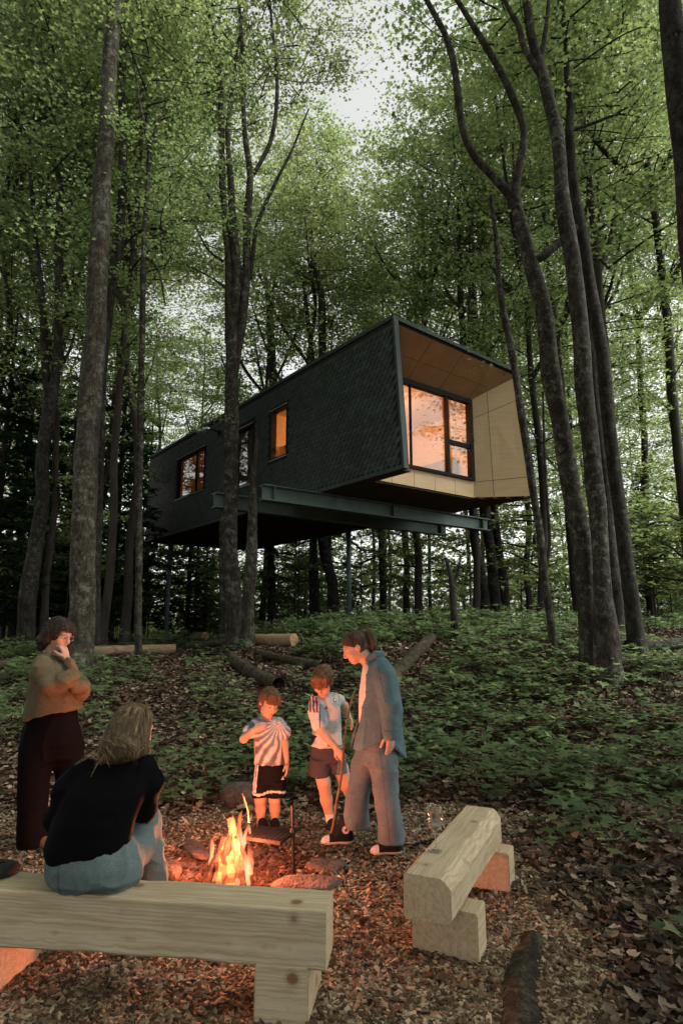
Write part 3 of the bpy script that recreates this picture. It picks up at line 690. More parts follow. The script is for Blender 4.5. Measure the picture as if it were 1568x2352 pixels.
# ------------------------------------------------------------------ trees of the wood behind
def in_house(x, y, mrg=.9):
    q = np.array([x, y])-HA[:2]; lx = q@wv[:2]; ly = q@av[:2]
    return -mrg < lx < HW+mrg and -mrg < ly < HL+mrg
BG = []
bg_stems = []
for v in range(5):
    h = 15.0; zz = np.linspace(0, h, 8); r_ = np.random.default_rng(50+v)
    P = np.stack([np.cumsum(r_.normal(0, .12, 8)), np.cumsum(r_.normal(0, .12, 8)), zz], -1); P -= P[0]
    st = [(P, np.interp(zz, [0, h], [.105, .035]))]
    for b in range(4):
        i = r_.integers(3, 6); a = r_.uniform(0, 6.3); L = r_.uniform(1.5, 3.5); p = P[i]
        st.append((np.array([p, p+np.array([math.cos(a)*L*.4, math.sin(a)*L*.4, L*.5]), p+np.array([math.cos(a)*L*.7, math.sin(a)*L*.7, L*1.2])]), np.array([.06, .045, .02])))
    V, Fq = trunk_geo(st, 8, .04, True, v); bg_stems.append(mesh('trunk', V, Fq, M['bark_far'], True))
rb = np.random.default_rng(5)
def bg_tree(x, y, s, crown_list, label, group, wide=1.0, z0=None):
    g = gz(x, y); t = empty('forest_tree', (x, y, g-.05), rb.uniform(0, 6.3))
    tr_ = obj('trunk', bg_stems[rb.integers(5)], t, None, None, (wide*s, wide*s, s))
    for (h, v, sc) in crown_list:
        o = obj('crown', CROWNS[v][0], t, (rb.normal(0, .15), rb.normal(0, .15), h), (0, 0, rb.uniform(0, 6.3)), (sc, sc, sc*.95)); obj('branches', CROWNS[v][1], o)
    tag(t, label, 'tree', group); BG.append((x, y)); return t
GRP = 'trees of the wood behind the house'
def sky_gap(x, y, r, ztop):
    """keep the pale gap of open sky at the top of the picture clear"""
    px, py, d = proj(np.array([x, y, ztop])); rr = r*FOC/d
    return px+rr > 812 and px-rr < 1015 and py < 150
tries = 0; n_bg = 0; NEAR = []; HEM = []
ORD = ['first', 'second', 'third', 'fourth', 'fifth', 'sixth', 'seventh', 'eighth', 'ninth', 'tenth', 'eleventh', 'twelfth', 'thirteenth', 'fourteenth']
while n_bg < 60 and tries < 6000:
    tries += 1
    d = 14.5+34*rb.random()**1.15; x = d*rb.uniform(-.64, .64); y = d
    px = 784+FOC*x/(y*.98+.2)
    if in_house(x, y): continue
    # nothing between the eye and the house except the trunks placed by hand
    q = np.array([x, y])-HA[:2]; lx = q@wv[:2]; ly = q@av[:2]
    if 315 < px < 1235 and ly < HL+1 and lx < HW+.6 and not (lx > HW): continue
    if lx < .8 and 300 < px < 930 and ly < HL: continue
    if any((x-a)**2+(y-b)**2 < (1.0+.045*d)**2 for a, b in BG): continue
    s = rb.uniform(.85, 1.35); top = 15*s
    h0 = rb.uniform(4.2, 7.5)
    cl = [(h0, int(rb.integers(6)), rb.uniform(.8, 1.05)), (h0+5.2*s, int(rb.integers(5)), rb.uniform(.85, 1.15))]
    if d < 24 and rb.random() < .6: cl.append((h0+10*s, int(rb.integers(5)), 1.0))
    if d > 27 and rb.random() < .45: cl = cl[:1]
    cl = [q for q in cl if not sky_gap(x, y, 2.4, gz(x, y)+q[0]+CROWNS[q[1]][2]*q[2])]
    side = 'on the left' if px < 330 else 'on the right' if px > 1215 else 'beyond the house'
    dep = 'near' if d < 24 else 'middle' if d < 34 else 'far'
    tt = bg_tree(x, y, s, cl, 'leafy slender tree in the '+dep+' wood '+side, GRP, rb.uniform(.75, 1.25)); n_bg += 1
    if dep == 'near': NEAR.append((px, tt, side))
for sd_ in {q[2] for q in NEAR}:
    for i, (_, tt, _s) in enumerate(sorted([q for q in NEAR if q[2] == sd_], key=lambda q: q[0])): tt['label'] = 'slender tree in the nearer wood '+sd_+', '+ORD[min(i, 13)]+' from the left'
# taller crowns close by that close the top of the picture left and right
for (px, Y, h, v, sc, lab) in ((-60, 15.5, 9.5, 0, 1.1, 'leafy tree overhanging the top left corner'), (60, 16.5, 9.5, 1, 1.25, 'leafy tree behind the left corner foliage'), (288, 17.0, 10.5, 3, 1.15, 'tall leafy tree left of the twin stems at the top'), (720, 24.0, 9.0, 2, 1.25, 'leafy tree whose crown fills the top left of the sky gap'),
                               (1440, 13.5, 7.0, 1, 1.15, 'leafy tree whose dark crown hangs over the upper right'), (1600, 14.5, 6.5, 0, 1.0, 'leafy tree at the far right behind the black trunk'), (1130, 21, 8.5, 1, 1.3, 'leafy tree whose bright crown stands below the sky gap'), (960, 24, 8.2, 2, 1.4, 'rounded bright crown right under the sky gap'), (210, 19, 9, 4, 1.4, 'leafy tree between the two left trunks at the top'), (1330, 17, 9.5, 4, 1.3, 'leafy tree behind the right-hand clump at the top'), (600, 27, 9.5, 0, 1.4, 'leafy tree behind the twin stems')):
    p = at(px, 1430, Y)
    cl = [(h, v, sc), (h+4.8, (v+2) % 5, sc)]
    cl = [q for q in cl if not sky_gap(p[0], Y, 2.2*sc, gz(p[0], Y)+q[0]+CROWNS[q[1]][2]*q[2]*.85)]
    bg_tree(p[0], Y, 1.3, cl, lab, None)
# saplings of the understorey
SG = 'saplings of the understorey'
for k in range(96):
    for _ in range(60):
        d = 15+22*rb.random(); x = d*rb.uniform(-.62, .62)
        if in_house(x, d, .2): continue
        px = 784+FOC*x/d
        if 300 < px < 1235 and d < 19: continue
        break
    v = rb.integers(3); g = gz(x, d); s = rb.uniform(.8, 1.6)
    t = empty('sapling', (x, d, g), rb.uniform(0, 6.3))
    hh = rb.uniform(.3, 1.6)
    obj('stem', mesh('stem', *tube_geo(np.array([(0, 0, -.1), (.03, .02, hh*.5), (0, 0, hh+1.8*s)]), np.array([.025, .02, .008])*s, 6)[:2], M['bark_far'], True), t)
    o = obj('crown', SAPS[v][0], t, (0, 0, hh), None, s); obj('branches', SAPS[v][1], o)
    tag(t, 'young leafy sapling in the understorey '+('left of the house' if px < 330 else 'right of the house' if px > 1215 else 'beyond the house'), 'sapling', SG)
# dark hemlocks on the left
for k, (px, Y, s) in enumerate(((30, 18, .95), (140, 21, 1.1), (255, 19.5, .95), (300, 26, 1.1), (90, 27, 1.2), (430, 27, .75), (470, 31, .8), (-30, 15, .9), (700, 30, .55), (800, 28, .42), (1500, 22, .6))):
    p = at(px, 1430, Y)
    if in_house(p[0], Y, 1.5): p[0] -= 2.5
    g = gz(p[0], Y); t = empty('hemlock_tree', (p[0], Y, g), k)
    me, br, H = CONS[k % 2]
    obj('trunk', mesh('trunk', *tube_geo(np.array([(0, 0, -.1), (0, 0, 4*s), (0, 0, 10*s)]), np.array([.13, .1, .02])*s, 8)[:2], M['bark_dark'], True), t)
    o = obj('crown', me, t, (0, 0, .6*s), None, s); obj('branches', br, o)
    tag(t, 'dark hemlock with drooping sprays', 'hemlock', 'dark hemlocks in the wood'); HEM.append((px, t))
for i, (_, t) in enumerate(sorted(HEM, key=lambda q: q[0])): t['label'] = 'dark hemlock with drooping sprays, '+ORD[i]+' hemlock from the left'
# the far wood that reads as one mass of leaves
N = 60000
ang = rb.uniform(-.62, .62, N); dd = rb.uniform(36, 62, N); zz = rb.random(N)**2.3*24
P = np.stack([ang*dd, dd, 0*dd], -1)
keep = fbm(np.stack([P[:, 0], P[:, 1], zz], -1), .28, 4)+.10-.04*np.maximum(zz-9, 0)+.35*(zz < 5) > 0
P = P[keep]; zz = zz[keep]; P[:, 2] = ground_z(P[:, 0], P[:, 1])+zz
V, Fl, hue = leaves(P, .42, .8, 77)
N = 26000; ang = rb.uniform(-.62, .62, N); dd = rb.uniform(27, 37, N); zz = rb.random(N)**1.5*4.2
P = np.stack([ang*dd, dd, ground_z(ang*dd, dd)+zz], -1); P = P[(fbm(P, .5, 14) > -.12)]
V2, Fl2, hue2 = leaves(P, .24, .7, 78); Fl2 = Fl2+len(V); V = np.concatenate([V, V2]); Fl = np.concatenate([Fl, Fl2]); hue = np.concatenate([hue, hue2])
tag(obj('far_wood_foliage', mesh('far_wood_foliage', V, Fl, M['leaf'], False, {'hue': ('FACE', hue)})), 'distant mass of forest leaves closing the view', None, None, 'stuff')

# unseen trees, added around and behind the photographer to shade the clearing
for k in range(20):
    a = -1.82+k*(3.64/19)+rb.normal(0, .06); r_ = 8+3*(k % 2)+rb.uniform(0, 2); x = r_*math.sin(a+math.pi)*1.05; y = r_*math.cos(a+math.pi)+1.5
    bg_tree(x, y, 1.2, [(rb.uniform(4.0, 6), int(rb.integers(5)), 1.3), (rb.uniform(8, 11), int(rb.integers(5)), 1.4)], 'unseen leafy tree added around the photographer to shade the clearing', 'unseen trees added for shade around the photographer')
# ------------------------------------------------------------------ timber benches
M['timber'], nt, out = mat('fresh_sawn_pine')
c = coord(nt)
mp = nt.nodes.new('ShaderNodeMapping'); mp.inputs['Scale'].default_value = (1.1, 16, 16); nt.links.new(c, mp.inputs[0])
wv_ = nt.nodes.new('ShaderNodeTexNoise'); wv_.inputs['Scale'].default_value = 3.2; wv_.inputs['Detail'].default_value = 6; wv_.inputs['Distortion'].default_value = .5; nt.links.new(mp.outputs[0], wv_.inputs[0])
grain = ramp(nt, wv_.outputs[0], [(.30, (.38, .30, .19)), (.5, (.49, .40, .27)), (.72, (.57, .48, .34))])
mpr = nt.nodes.new('ShaderNodeMapping'); mpr.inputs['Location'].default_value = (0, .07, -.06); nt.links.new(c, mpr.inputs[0])
wr_ = nt.nodes.new('ShaderNodeTexWave'); wr_.wave_type = 'RINGS'; wr_.rings_direction = 'X'; wr_.inputs['Scale'].default_value = 26; wr_.inputs['Distortion'].default_value = 3.0; wr_.inputs['Detail'].default_value = 3; wr_.inputs['Detail Scale'].default_value = .7
nt.links.new(mpr.outputs[0], wr_.inputs[0])
grain = mixc(nt, ramp(nt, wr_.outputs[0], [(.55, (0, 0, 0)), (1, (.42, .42, .42))]), grain, (.30, .21, .12))
vo = nt.nodes.new('ShaderNodeTexVoronoi'); vo.inputs['Scale'].default_value = 5.0; vo.inputs['Randomness'].default_value = 1
mp2 = nt.nodes.new('ShaderNodeMapping'); mp2.inputs['Scale'].default_value = (.9, 1.0, 1.0); nt.links.new(c, mp2.inputs[0]); nt.links.new(mp2.outputs[0], vo.inputs['Vector'])
knot = ramp(nt, vo.outputs['Distance'], [(.0, (1, 1, 1)), (.10, (.85, .85, .85)), (.13, (.3, .3, .3)), (.2, (0, 0, 0))])
sel = ramp(nt, ntex(nt, c, 1.7, 2), [(.38, (0, 0, 0)), (.44, (1, 1, 1))])
kf = nt.nodes.new('ShaderNodeMath'); kf.operation = 'MULTIPLY'; nt.links.new(knot, kf.inputs[0]); nt.links.new(sel, kf.inputs[1])
colr = mixc(nt, kf.outputs[0], grain, (.17, .085, .035))
stain = ramp(nt, ntex(nt, c, 2.6, 5, .7), [(.52, (0, 0, 0)), (.75, (.5, .5, .5))])
colr = mixc(nt, stain, colr, (.38, .29, .17))
bsdf(nt, out, colr, .72, 0, bump(nt, wv_.outputs[0], .25, .006), .2)
def beam_geo(L, W, H, seed, cham, mt, waney=.0, bot=.0):
    """hewn beam along local x, its top at z = H; a waney (uneven) chamfer runs along one long edge, the underside is uneven"""
    n = 44; xs = np.linspace(0, L, n); r = np.random.default_rng(seed)
    V = []
    for x in xs:
        p = np.array([[x*3, seed, 0.]])
        c1 = cham*(1+.5*noise(p, 1.1, 1)[0]+.35*noise(p, 4, 2)[0]); b1 = bot*noise(p, .7, 3)[0]+bot*.4*noise(p, 2.2, 4)[0]; s1 = waney*noise(p, .8, 5)[0]
        t = .004*noise(p, 2, 6)[0]
        prof = [(0, b1+.012), (.012, b1), (W-.015, b1+.01), (W+s1, b1+.03), (W+s1, H-c1), (W-c1*.55, H-c1*.28), (W-c1, H+t), (.01, H+t), (0, H-.01)]
        V += [(x, y, z) for y, z in prof]
    V = np.array(V); k = 9
    V[:, 1:] += .002*np.stack([noise(V, 30, 7), noise(V, 30, 8)], -1)
    i = np.arange(n-1)[:, None]*k; j = np.arange(k)[None]; q = (j+1) % k
    Fq = np.stack([i+j, i+q, i+k+q, i+k+j], -1).reshape(-1, 4)
    return mesh('beam', V, [Fq, np.array([[*range(k)][::-1]]), np.array([[(n-1)*k+a for a in range(k)]])], mt, False)
def block(lo, hi, mt, par, name='support_block'):
    return MB().box(lo, hi).build(name, mt, par, False, .006)
# front bench (its right end nearest the middle of the picture); local x runs from the right end to the left
SEAT = .43
f0 = atz(749, 2090, SEAT); f1 = atz(0, 2044, SEAT); b0 = atz(770, 2047, SEAT)
ang1 = math.atan2((f1-f0)[1], (f1-f0)[0])
bench1 = empty('timber_bench', (f0[0], f0[1], 0), ang1)
tag(bench1, 'pale squared timber bench across the front left with the blonde woman on it', 'bench', 'timber benches')
W1_, H1_ = .20, .215
o = obj('seat_beam', beam_geo(2.15, W1_, H1_, 3, .012, M['timber'], .012, .022), bench1, (0, 0, SEAT-H1_))
o.location.y = 0; o.scale = (1, -1, 1)
block((.07, -.32, -.03), (.295, .012, SEAT-H1_-.004), M['timber'], bench1)
block((1.44, -.33, -.03), (1.68, .0, SEAT-H1_-.006), M['timber'], bench1)
# right bench, running away from the camera
r0 = atz(926, 2003, SEAT); r1 = atz(1068, 1850, SEAT); re = atz(1030, 2010, SEAT)
ang2 = math.atan2((r1-r0)[1], (r1-r0)[0]); L2 = float(np.linalg.norm(r1-r0))
bench2 = empty('timber_bench', (r0[0], r0[1], 0), ang2)
tag(bench2, 'pale hewn timber bench on the right with a wine glass on it', 'bench', 'timber benches')
o = obj('seat_beam', beam_geo(L2, .225, .20, 8, .045, M['timber'], .01, .012), bench2, (0, 0, SEAT-.20)); o.scale = (1, -1, 1)
b_ = block((.19, -.30, -.03), (.36, .03, SEAT-.204), M['timber'], bench2)
block((L2-.14, -.29, -.03), (L2+.03, .0, SEAT-.206), M['timber'], bench2)
# dark bag at the left end of the front bench
bp = atz(-32, 2012, SEAT)
bgm = MB(); pts = []
bag = empty('dark_bag', (bp[0], bp[1], SEAT)); tag(bag, 'dark folded cloth bag on the left end of the front bench', 'bag')
V = []; nlat, nlon = 9, 18
for i in range(nlat):
    t = i/(nlat-1)
    for j in range(nlon):
        a = j/nlon*2*math.pi; rr = (math.sin(math.pi*(.06+.88*t)))**.45
        p = np.array([rr*.14*math.copysign(abs(math.cos(a))**.7, math.cos(a)), rr*.075*math.copysign(abs(math.sin(a))**.7, math.sin(a)), .055*(1-math.cos(math.pi*t))/2+.001])
        V.append(p*(1+.12*float(noise(p[None], 14, 5)[0])*(t > 0)))
obj('cloth', mesh('cloth', np.array(V), [np.array([(i*nlon+j, i*nlon+(j+1) % nlon, (i+1)*nlon+(j+1) % nlon, (i+1)*nlon+j) for i in range(nlat-1) for j in range(nlon)]), np.array([[*range(nlon)][::-1]]), np.array([[(nlat-1)*nlon+j for j in range(nlon)]])], simple('dark_cloth', [(.3, (.010, .010, .011)), (.7, (.025, .024, .025))], 30, .9), True), bag)
MB().tube([(-.05, .02, .05), (-.03, .0, .075), (.04, -.01, .075), (.08, .01, .052)], .008, 6).build('strap', flat('dark_strap', (.02, .018, .016)), bag, True)
# wine glass
M['wineglass'], nt, out = mat('clear_wine_glass')
gb = nt.nodes.new('ShaderNodeBsdfGlass'); gb.inputs['IOR'].default_value = 1.45; gb.inputs['Roughness'].default_value = .0
tr = nt.nodes.new('ShaderNodeBsdfTransparent'); mx = nt.nodes.new('ShaderNodeMixShader'); mx.inputs[0].default_value = .45
nt.links.new(tr.outputs[0], mx.inputs[1]); nt.links.new(gb.outputs[0], mx.inputs[2]); nt.links.new(mx.outputs[0], out.inputs[0])
def lathe(prof, n=28):
    V = []; P = np.array(prof)
    for r, z in P: V += [(r*math.cos(a), r*math.sin(a), z) for a in np.arange(n)/n*2*math.pi]
    m = len(P); i = np.arange(m-1)[:, None]*n; j = np.arange(n)[None]; k = (j+1) % n
    return np.array(V), np.stack([i+j, i+k, i+n+k, i+n+j], -1).reshape(-1, 4)
wp = atz(1000, 1955, SEAT)
glass = empty('wine_glass', (wp[0], wp[1], SEAT+.002)); tag(glass, 'empty stemmed wine glass standing on the right bench', 'wine glass')
S_ = 1.0
V, Fq = lathe([(.004, .09), (.012, .094), (.028, .106), (.038, .125), (.0415, .15), (.040, .185), (.036, .218), (.0345, .218), (.0385, .185), (.040, .15), (.0365, .126), (.027, .108), (.010, .097), (.001, .096)]); obj('bowl', mesh('bowl', V*S_, Fq, M['wineglass'], True), glass)
V, Fq = lathe([(.001, .0), (.034, .0005), (.035, .002), (.02, .005), (.006, .010), (.0045, .02), (.004, .0899)]); obj('stem_and_foot', mesh('stem_and_foot', V*S_, Fq, M['wineglass'], True), glass)
M['foam'] = flat('pale_wine_dregs', (.62, .56, .44), .5)
V, Fq = lathe([(.0005, .0965), (.009, .0985), (.0258, .110), (.0335, .126), (.030, .129), (.001, .127)]); obj('wine', mesh('wine', V*S_, Fq, M['foam'], True), glass)

M['drylog'] = simple('peeled_dry_log', [(.3, (.16, .11, .065)), (.7, (.31, .225, .14))], 5, .9, .5, .02, stretch=(.4, 3, 3))
# ------------------------------------------------------------------ fire pit, logs, flames, grill
fx, fy_, = PIT
M['stone'] = simple('fire_ring_stone', [(.3, (.035, .028, .024)), (.5, (.075, .06, .052)), (.75, (.13, .11, .095))], 6, .9, .9, .04)
def rock(seed, sx, sy, sz):
    r = np.random.default_rng(seed); bm = bmesh.new(); bmesh.ops.create_icosphere(bm, subdivisions=3, radius=1)
    for v in bm.verts:
        p = np.array(v.co); q = np.sign(p)*np.abs(p)**.72
        q *= 1+.22*float(noise(p[None], 1.3, seed)[0])+.09*float(noise(p[None], 3.5, seed+1)[0])+.03*float(noise(p[None], 9, seed+2)[0])
        v.co = (q[0]*sx, q[1]*sy, q[2]*sz)
    me = bpy.data.meshes.new('stone'); bm.to_mesh(me); bm.free(); me.materials.append(M['stone'])
    me.polygons.foreach_set('use_smooth', np.ones(len(me.polygons), dtype=bool)); return me
ring = [('large flat dark slab of stone at the front right of the fire ring', 706, 2030, .21, .11, .045), ('flat slab of stone at the right rim of the fire ring', 752, 1990, .10, .14, .03),
        ('broad flat stone at the back left rim of the fire ring', 445, 1948, .17, .08, .03), ('stone at the left rim of the fire ring beside the sitting woman', 388, 1990, .08, .11, .045), ('low stone at the front rim of the fire ring', 612, 2050, .12, .06, .03)]
for k, (lab, px, py, sx, sy, sz) in enumerate(ring):
    p = atz(px, py, 0.02); o = obj('fire_ring_stone', rock(60+k, sx, sy, sz), None, (p[0], p[1], gz(p[0], p[1])+.005), (0, 0, k*1.1)); tag(o, lab, 'stone', 'stones of the fire ring')
p = atz(552, 1862, 0); o = obj('boulder', rock(80, .24, .2, .13), None, (p[0]+.0, p[1]+.25, .02)); tag(o, 'rounded brown boulder behind the small boy', 'boulder')
# burning logs stacked like a tent
M['char'] = simple('charred_wood', [(.3, (.012, .009, .008)), (.7, (.06, .035, .025))], 12, .95, .8, .02, stretch=(1, 1, .4))
M['firewood'] = simple('split_firewood', [(.3, (.07, .04, .022)), (.7, (.20, .12, .065))], 7, .9, .5, .02, stretch=(1, 1, .3))
fire = empty('campfire', (fx, fy_, gz(fx, fy_))); tag(fire, 'burning campfire of leaning split logs in the stone ring', 'campfire')
F0 = np.array([fx, fy_, gz(fx, fy_)])
lg = [((490, 2048), (538, 1905), .030, 'char', 0.02), ((452, 2020), (490, 1975), .028, 'char', .1), ((470, 2032), (522, 1925), .03, 'char', .05), ((530, 2048), (528, 1960), .055, 'firewood', -.02), ((560, 2046), (530, 1880), .026, 'firewood', -.04),
      ((575, 2030), (545, 1935), .03, 'char', .12), ((500, 2040), (515, 1950), .04, 'firewood', 0.0)]
for k, (a, b, r, mt, dy) in enumerate(lg):
    A_ = at(a[0], a[1], fy_+dy-.08); B_ = at(b[0], b[1], fy_+.05+dy*.3); A_[2] = max(A_[2], gz(A_[0], A_[1])-.02)
    P = np.array([A_+(B_-A_)*t for t in np.linspace(0, 1, 9)])-F0
    V, Fq, _ = tube_geo(P, r*(1+.12*np.sin(np.arange(9)*1.7+k)), 7)
    V = V+.12*r*np.stack([noise(V, 25, k), noise(V, 25, k+1), noise(V, 25, k+2)], -1)
    obj('log', mesh('log', V, [Fq, np.array([[*range(7)][::-1]]), np.array([[8*7+i for i in range(7)]])], M[mt]), fire)
twig = at(567, 1835, fy_+.12)-F0
MB().tube([at(572, 1890, fy_+.1)-F0, at(570, 1862, fy_+.11)-F0, at(561, 1832, fy_+.12)-F0, at(557, 1822, fy_+.12)-F0], [.007, .006, .005, .004], 7).build('twig', M['drylog'], fire, True)
# flames
M['flame'], nt, out = mat('flame')
hgt = attr(nt, 'h'); c = coord(nt)
nz = ntex(nt, c, 16, 3, .5, (1, 1, .45))
colf = ramp(nt, hgt, [(0, (1, .30, .12)), (.3, (1, .42, .22)), (.65, (1, .26, .10)), (1, (1, .14, .045))])
em = nt.nodes.new('ShaderNodeEmission'); nt.links.new(colf, em.inputs[0])
st = nt.nodes.new('ShaderNodeMapRange'); st.inputs[1].default_value = 0; st.inputs[2].default_value = 1; st.inputs[3].default_value = 1.5; st.inputs[4].default_value = .42; nt.links.new(hgt, st.inputs[0]); nt.links.new(st.outputs[0], em.inputs[1])
tr = nt.nodes.new('ShaderNodeBsdfTransparent')
lw_ = nt.nodes.new('ShaderNodeLayerWeight'); lw_.inputs[0].default_value = .45
sb = nt.nodes.new('ShaderNodeMath'); sb.operation = 'SUBTRACT'; sb.inputs[0].default_value = 1.02; nt.links.new(lw_.outputs['Facing'], sb.inputs[1])
ml = nt.nodes.new('ShaderNodeMath'); ml.operation = 'MULTIPLY'; ml.use_clamp = True
nr = nt.nodes.new('ShaderNodeMapRange'); nr.inputs[1].default_value = .36; nr.inputs[2].default_value = .70; nr.inputs[3].default_value = .05; nr.inputs[4].default_value = .9; nt.links.new(nz, nr.inputs[0])
nt.links.new(sb.outputs[0], ml.inputs[0]); nt.links.new(nr.outputs[0], ml.inputs[1])
mx = nt.nodes.new('ShaderNodeMixShader'); nt.links.new(ml.outputs[0], mx.inputs[0]); nt.links.new(tr.outputs[0], mx.inputs[1]); nt.links.new(em.outputs[0], mx.inputs[2]); nt.links.new(mx.outputs[0], out.inputs[0])
fl = [(552, 2030, 548, 1880, 30, .02, 1), (566, 2035, 574, 1925, 26, -.05, 2), (545, 1960, 556, 1862, 17, .06, 3), (572, 1915, 577, 1868, 9, .06, 4), (487, 2000, 482, 1925, 15, .05, 5), (530, 2035, 530, 1900, 22, .08, 6), (575, 2010, 560, 1945, 18, -.06, 7), (510, 1990, 524, 1905, 9, .02, 8), (488, 1960, 492, 1918, 8, .06, 9), (560, 1955, 569, 1890, 11, .0, 10), (528, 1925, 534, 1868, 6, .02, 11), (548, 2040, 556, 1960, 26, -.09, 12)]
for k, (x0, y0, x1, y1, w, dy, sd) in enumerate(fl):
    A_ = at(x0, y0, fy_+dy)-F0; B_ = at(x1, y1, fy_+dy)-F0; n = 16
    t = np.linspace(0, 1, n); L = np.linalg.norm(B_-A_)
    P = A_+(B_-A_)*t[:, None]
    P[:, 0] += .16*L*np.sin(t*5.5+sd*2.1)*t*(1.1-t); P[:, 1] += .14*L*np.sin(t*4.1+sd)*t
    R = (w*.36*4.6/FOC)*np.sin(np.pi*np.clip(.22+.78*t, 0, 1))**.8*(1-.25*t)*(1+.25*np.sin(t*13+sd))+.0008
    V, Fq, _ = tube_geo(P, R, 12)
    V += .006*np.stack([noise(V, 30, sd), noise(V, 30, sd+7), 0*V[:, 0]], -1)
    obj('flame', mesh('flame', V, Fq, M['flame'], True, {'h': ('POINT', np.repeat(t, 12))}), fire)
rq = np.random.default_rng(44); Pd = []
for _ in range(900):
    a = rq.uniform(0, 6.283); r = .62*rq.random()**.55; Pd.append((fx+r*math.cos(a), fy_+r*math.sin(a)))
Pd = np.array(Pd); Pd = np.stack([Pd[:, 0], Pd[:, 1], ground_z(Pd[:, 0], Pd[:, 1])], -1)
DEBRIS = Pd
# embers
M['ember'], nt, out = mat('ember')
em = nt.nodes.new('ShaderNodeEmission'); em.inputs[0].default_value = (1, .16, .03, 1); em.inputs[1].default_value = 4; nt.links.new(em.outputs[0], out.inputs[0])
re_ = np.random.default_rng(4); V = []; Fc = []
for k in range(46):
    a = re_.uniform(0, 6.28); r = .22*re_.random()**.6; q = np.array([r*math.cos(a), r*math.sin(a), 0]); q[2] = gz(fx+q[0], fy_+q[1])-F0[2]+.008
    s = re_.uniform(.006, .016); M_ = Matrix.Rotation(re_.uniform(0, 6), 3, 'Z'); b = len(V)
    for dx, dy2, dz in ((-1, -1, -1), (1, -1, -1), (1, 1, -1), (-1, 1, -1), (-.7, -.7, 1), (.7, -.7, 1), (.7, .7, 1), (-.7, .7, 1)):
        V.append(q+np.array(M_ @ Vector((dx*s, dy2*s*.7, dz*s*.6))))
    Fc += [(b+4, b+5, b+6, b+7), (b, b+1, b+5, b+4), (b+1, b+2, b+6, b+5), (b+2, b+3, b+7, b+6), (b+3, b, b+4, b+7)]
o = obj('embers', mesh('embers', np.array(V), np.array(Fc), M['ember']), fire); o['kind'] = 'stuff'
for (dx, dy, dz, e_, rad) in ((.03, -.02, .36, FIRE_W*.62, .10), (-.03, .02, .20, FIRE_W*.38, .12)):
    ld = bpy.data.lights.new('fire_light', 'POINT'); ld.energy = e_; ld.color = (1, .23, .095); ld.shadow_soft_size = rad
    lo = bpy.data.objects.new('fire_light', ld); COL.objects.link(lo); lo.parent = fire; lo.location = (dx, dy, dz)
# swivel grill on a stake
M['iron'] = simple('black_iron', [(.3, (.010, .009, .009)), (.7, (.028, .024, .022))], 20, .6, .3, .002, metal=.6)
sp_ = atz(675, 1998, .0)
grill = empty('fire_grill', (sp_[0], sp_[1], gz(sp_[0], sp_[1]))); tag(grill, 'black iron swivel grill plate on a stake beside the flames', 'grill')
G0 = np.array([sp_[0], sp_[1], gz(sp_[0], sp_[1])])
top = at(671, 1850, sp_[1])-G0
MB().tube([(0, 0, -.1), (top[0]*.5, 0, top[2]*.5), (top[0], 0, top[2])], .011, 8).build('stake', M['iron'], grill)
zpl = float(at(673, 1910, sp_[1])[2])
cr = [atz(549, 1920, zpl)-G0, atz(645, 1934, zpl)-G0, atz(683, 1904, zpl)-G0, atz(597, 1896, zpl)-G0]
m = MB(); m.hexa([q-np.array([0, 0, .022]) for q in cr], cr); pl = m.build('grill_plate', M['iron'], grill, False, .004)
for k in range(9):
    a = cr[0]+(cr[1]-cr[0])*(k+.7)/9.4; b = cr[3]+(cr[2]-cr[3])*(k+.7)/9.4
    MB().tube([a+(b-a)*.04+np.array([0, 0, .0005]), b-(b-a)*.04+np.array([0, 0, .0005])], .003, 5).build('grill_bar', M['iron'], pl)
hx = top*((zpl-G0[2])/top[2])
MB().tube([hx+np.array([-.004, -.02, -.035]), hx+np.array([0, 0, .02])], .020, 10).build('collar', M['iron'], grill)
MB().tube([hx+np.array([0, 0, -.012]), (cr[1]+cr[2])/2+np.array([0, 0, -.012])], .009, 6).build('arm', M['iron'], grill)
MB().tube([hx+np.array([.0, .0, .0]), hx+np.array([.055, .06, .006])], .009, 6).build('handle', M['iron'], grill)

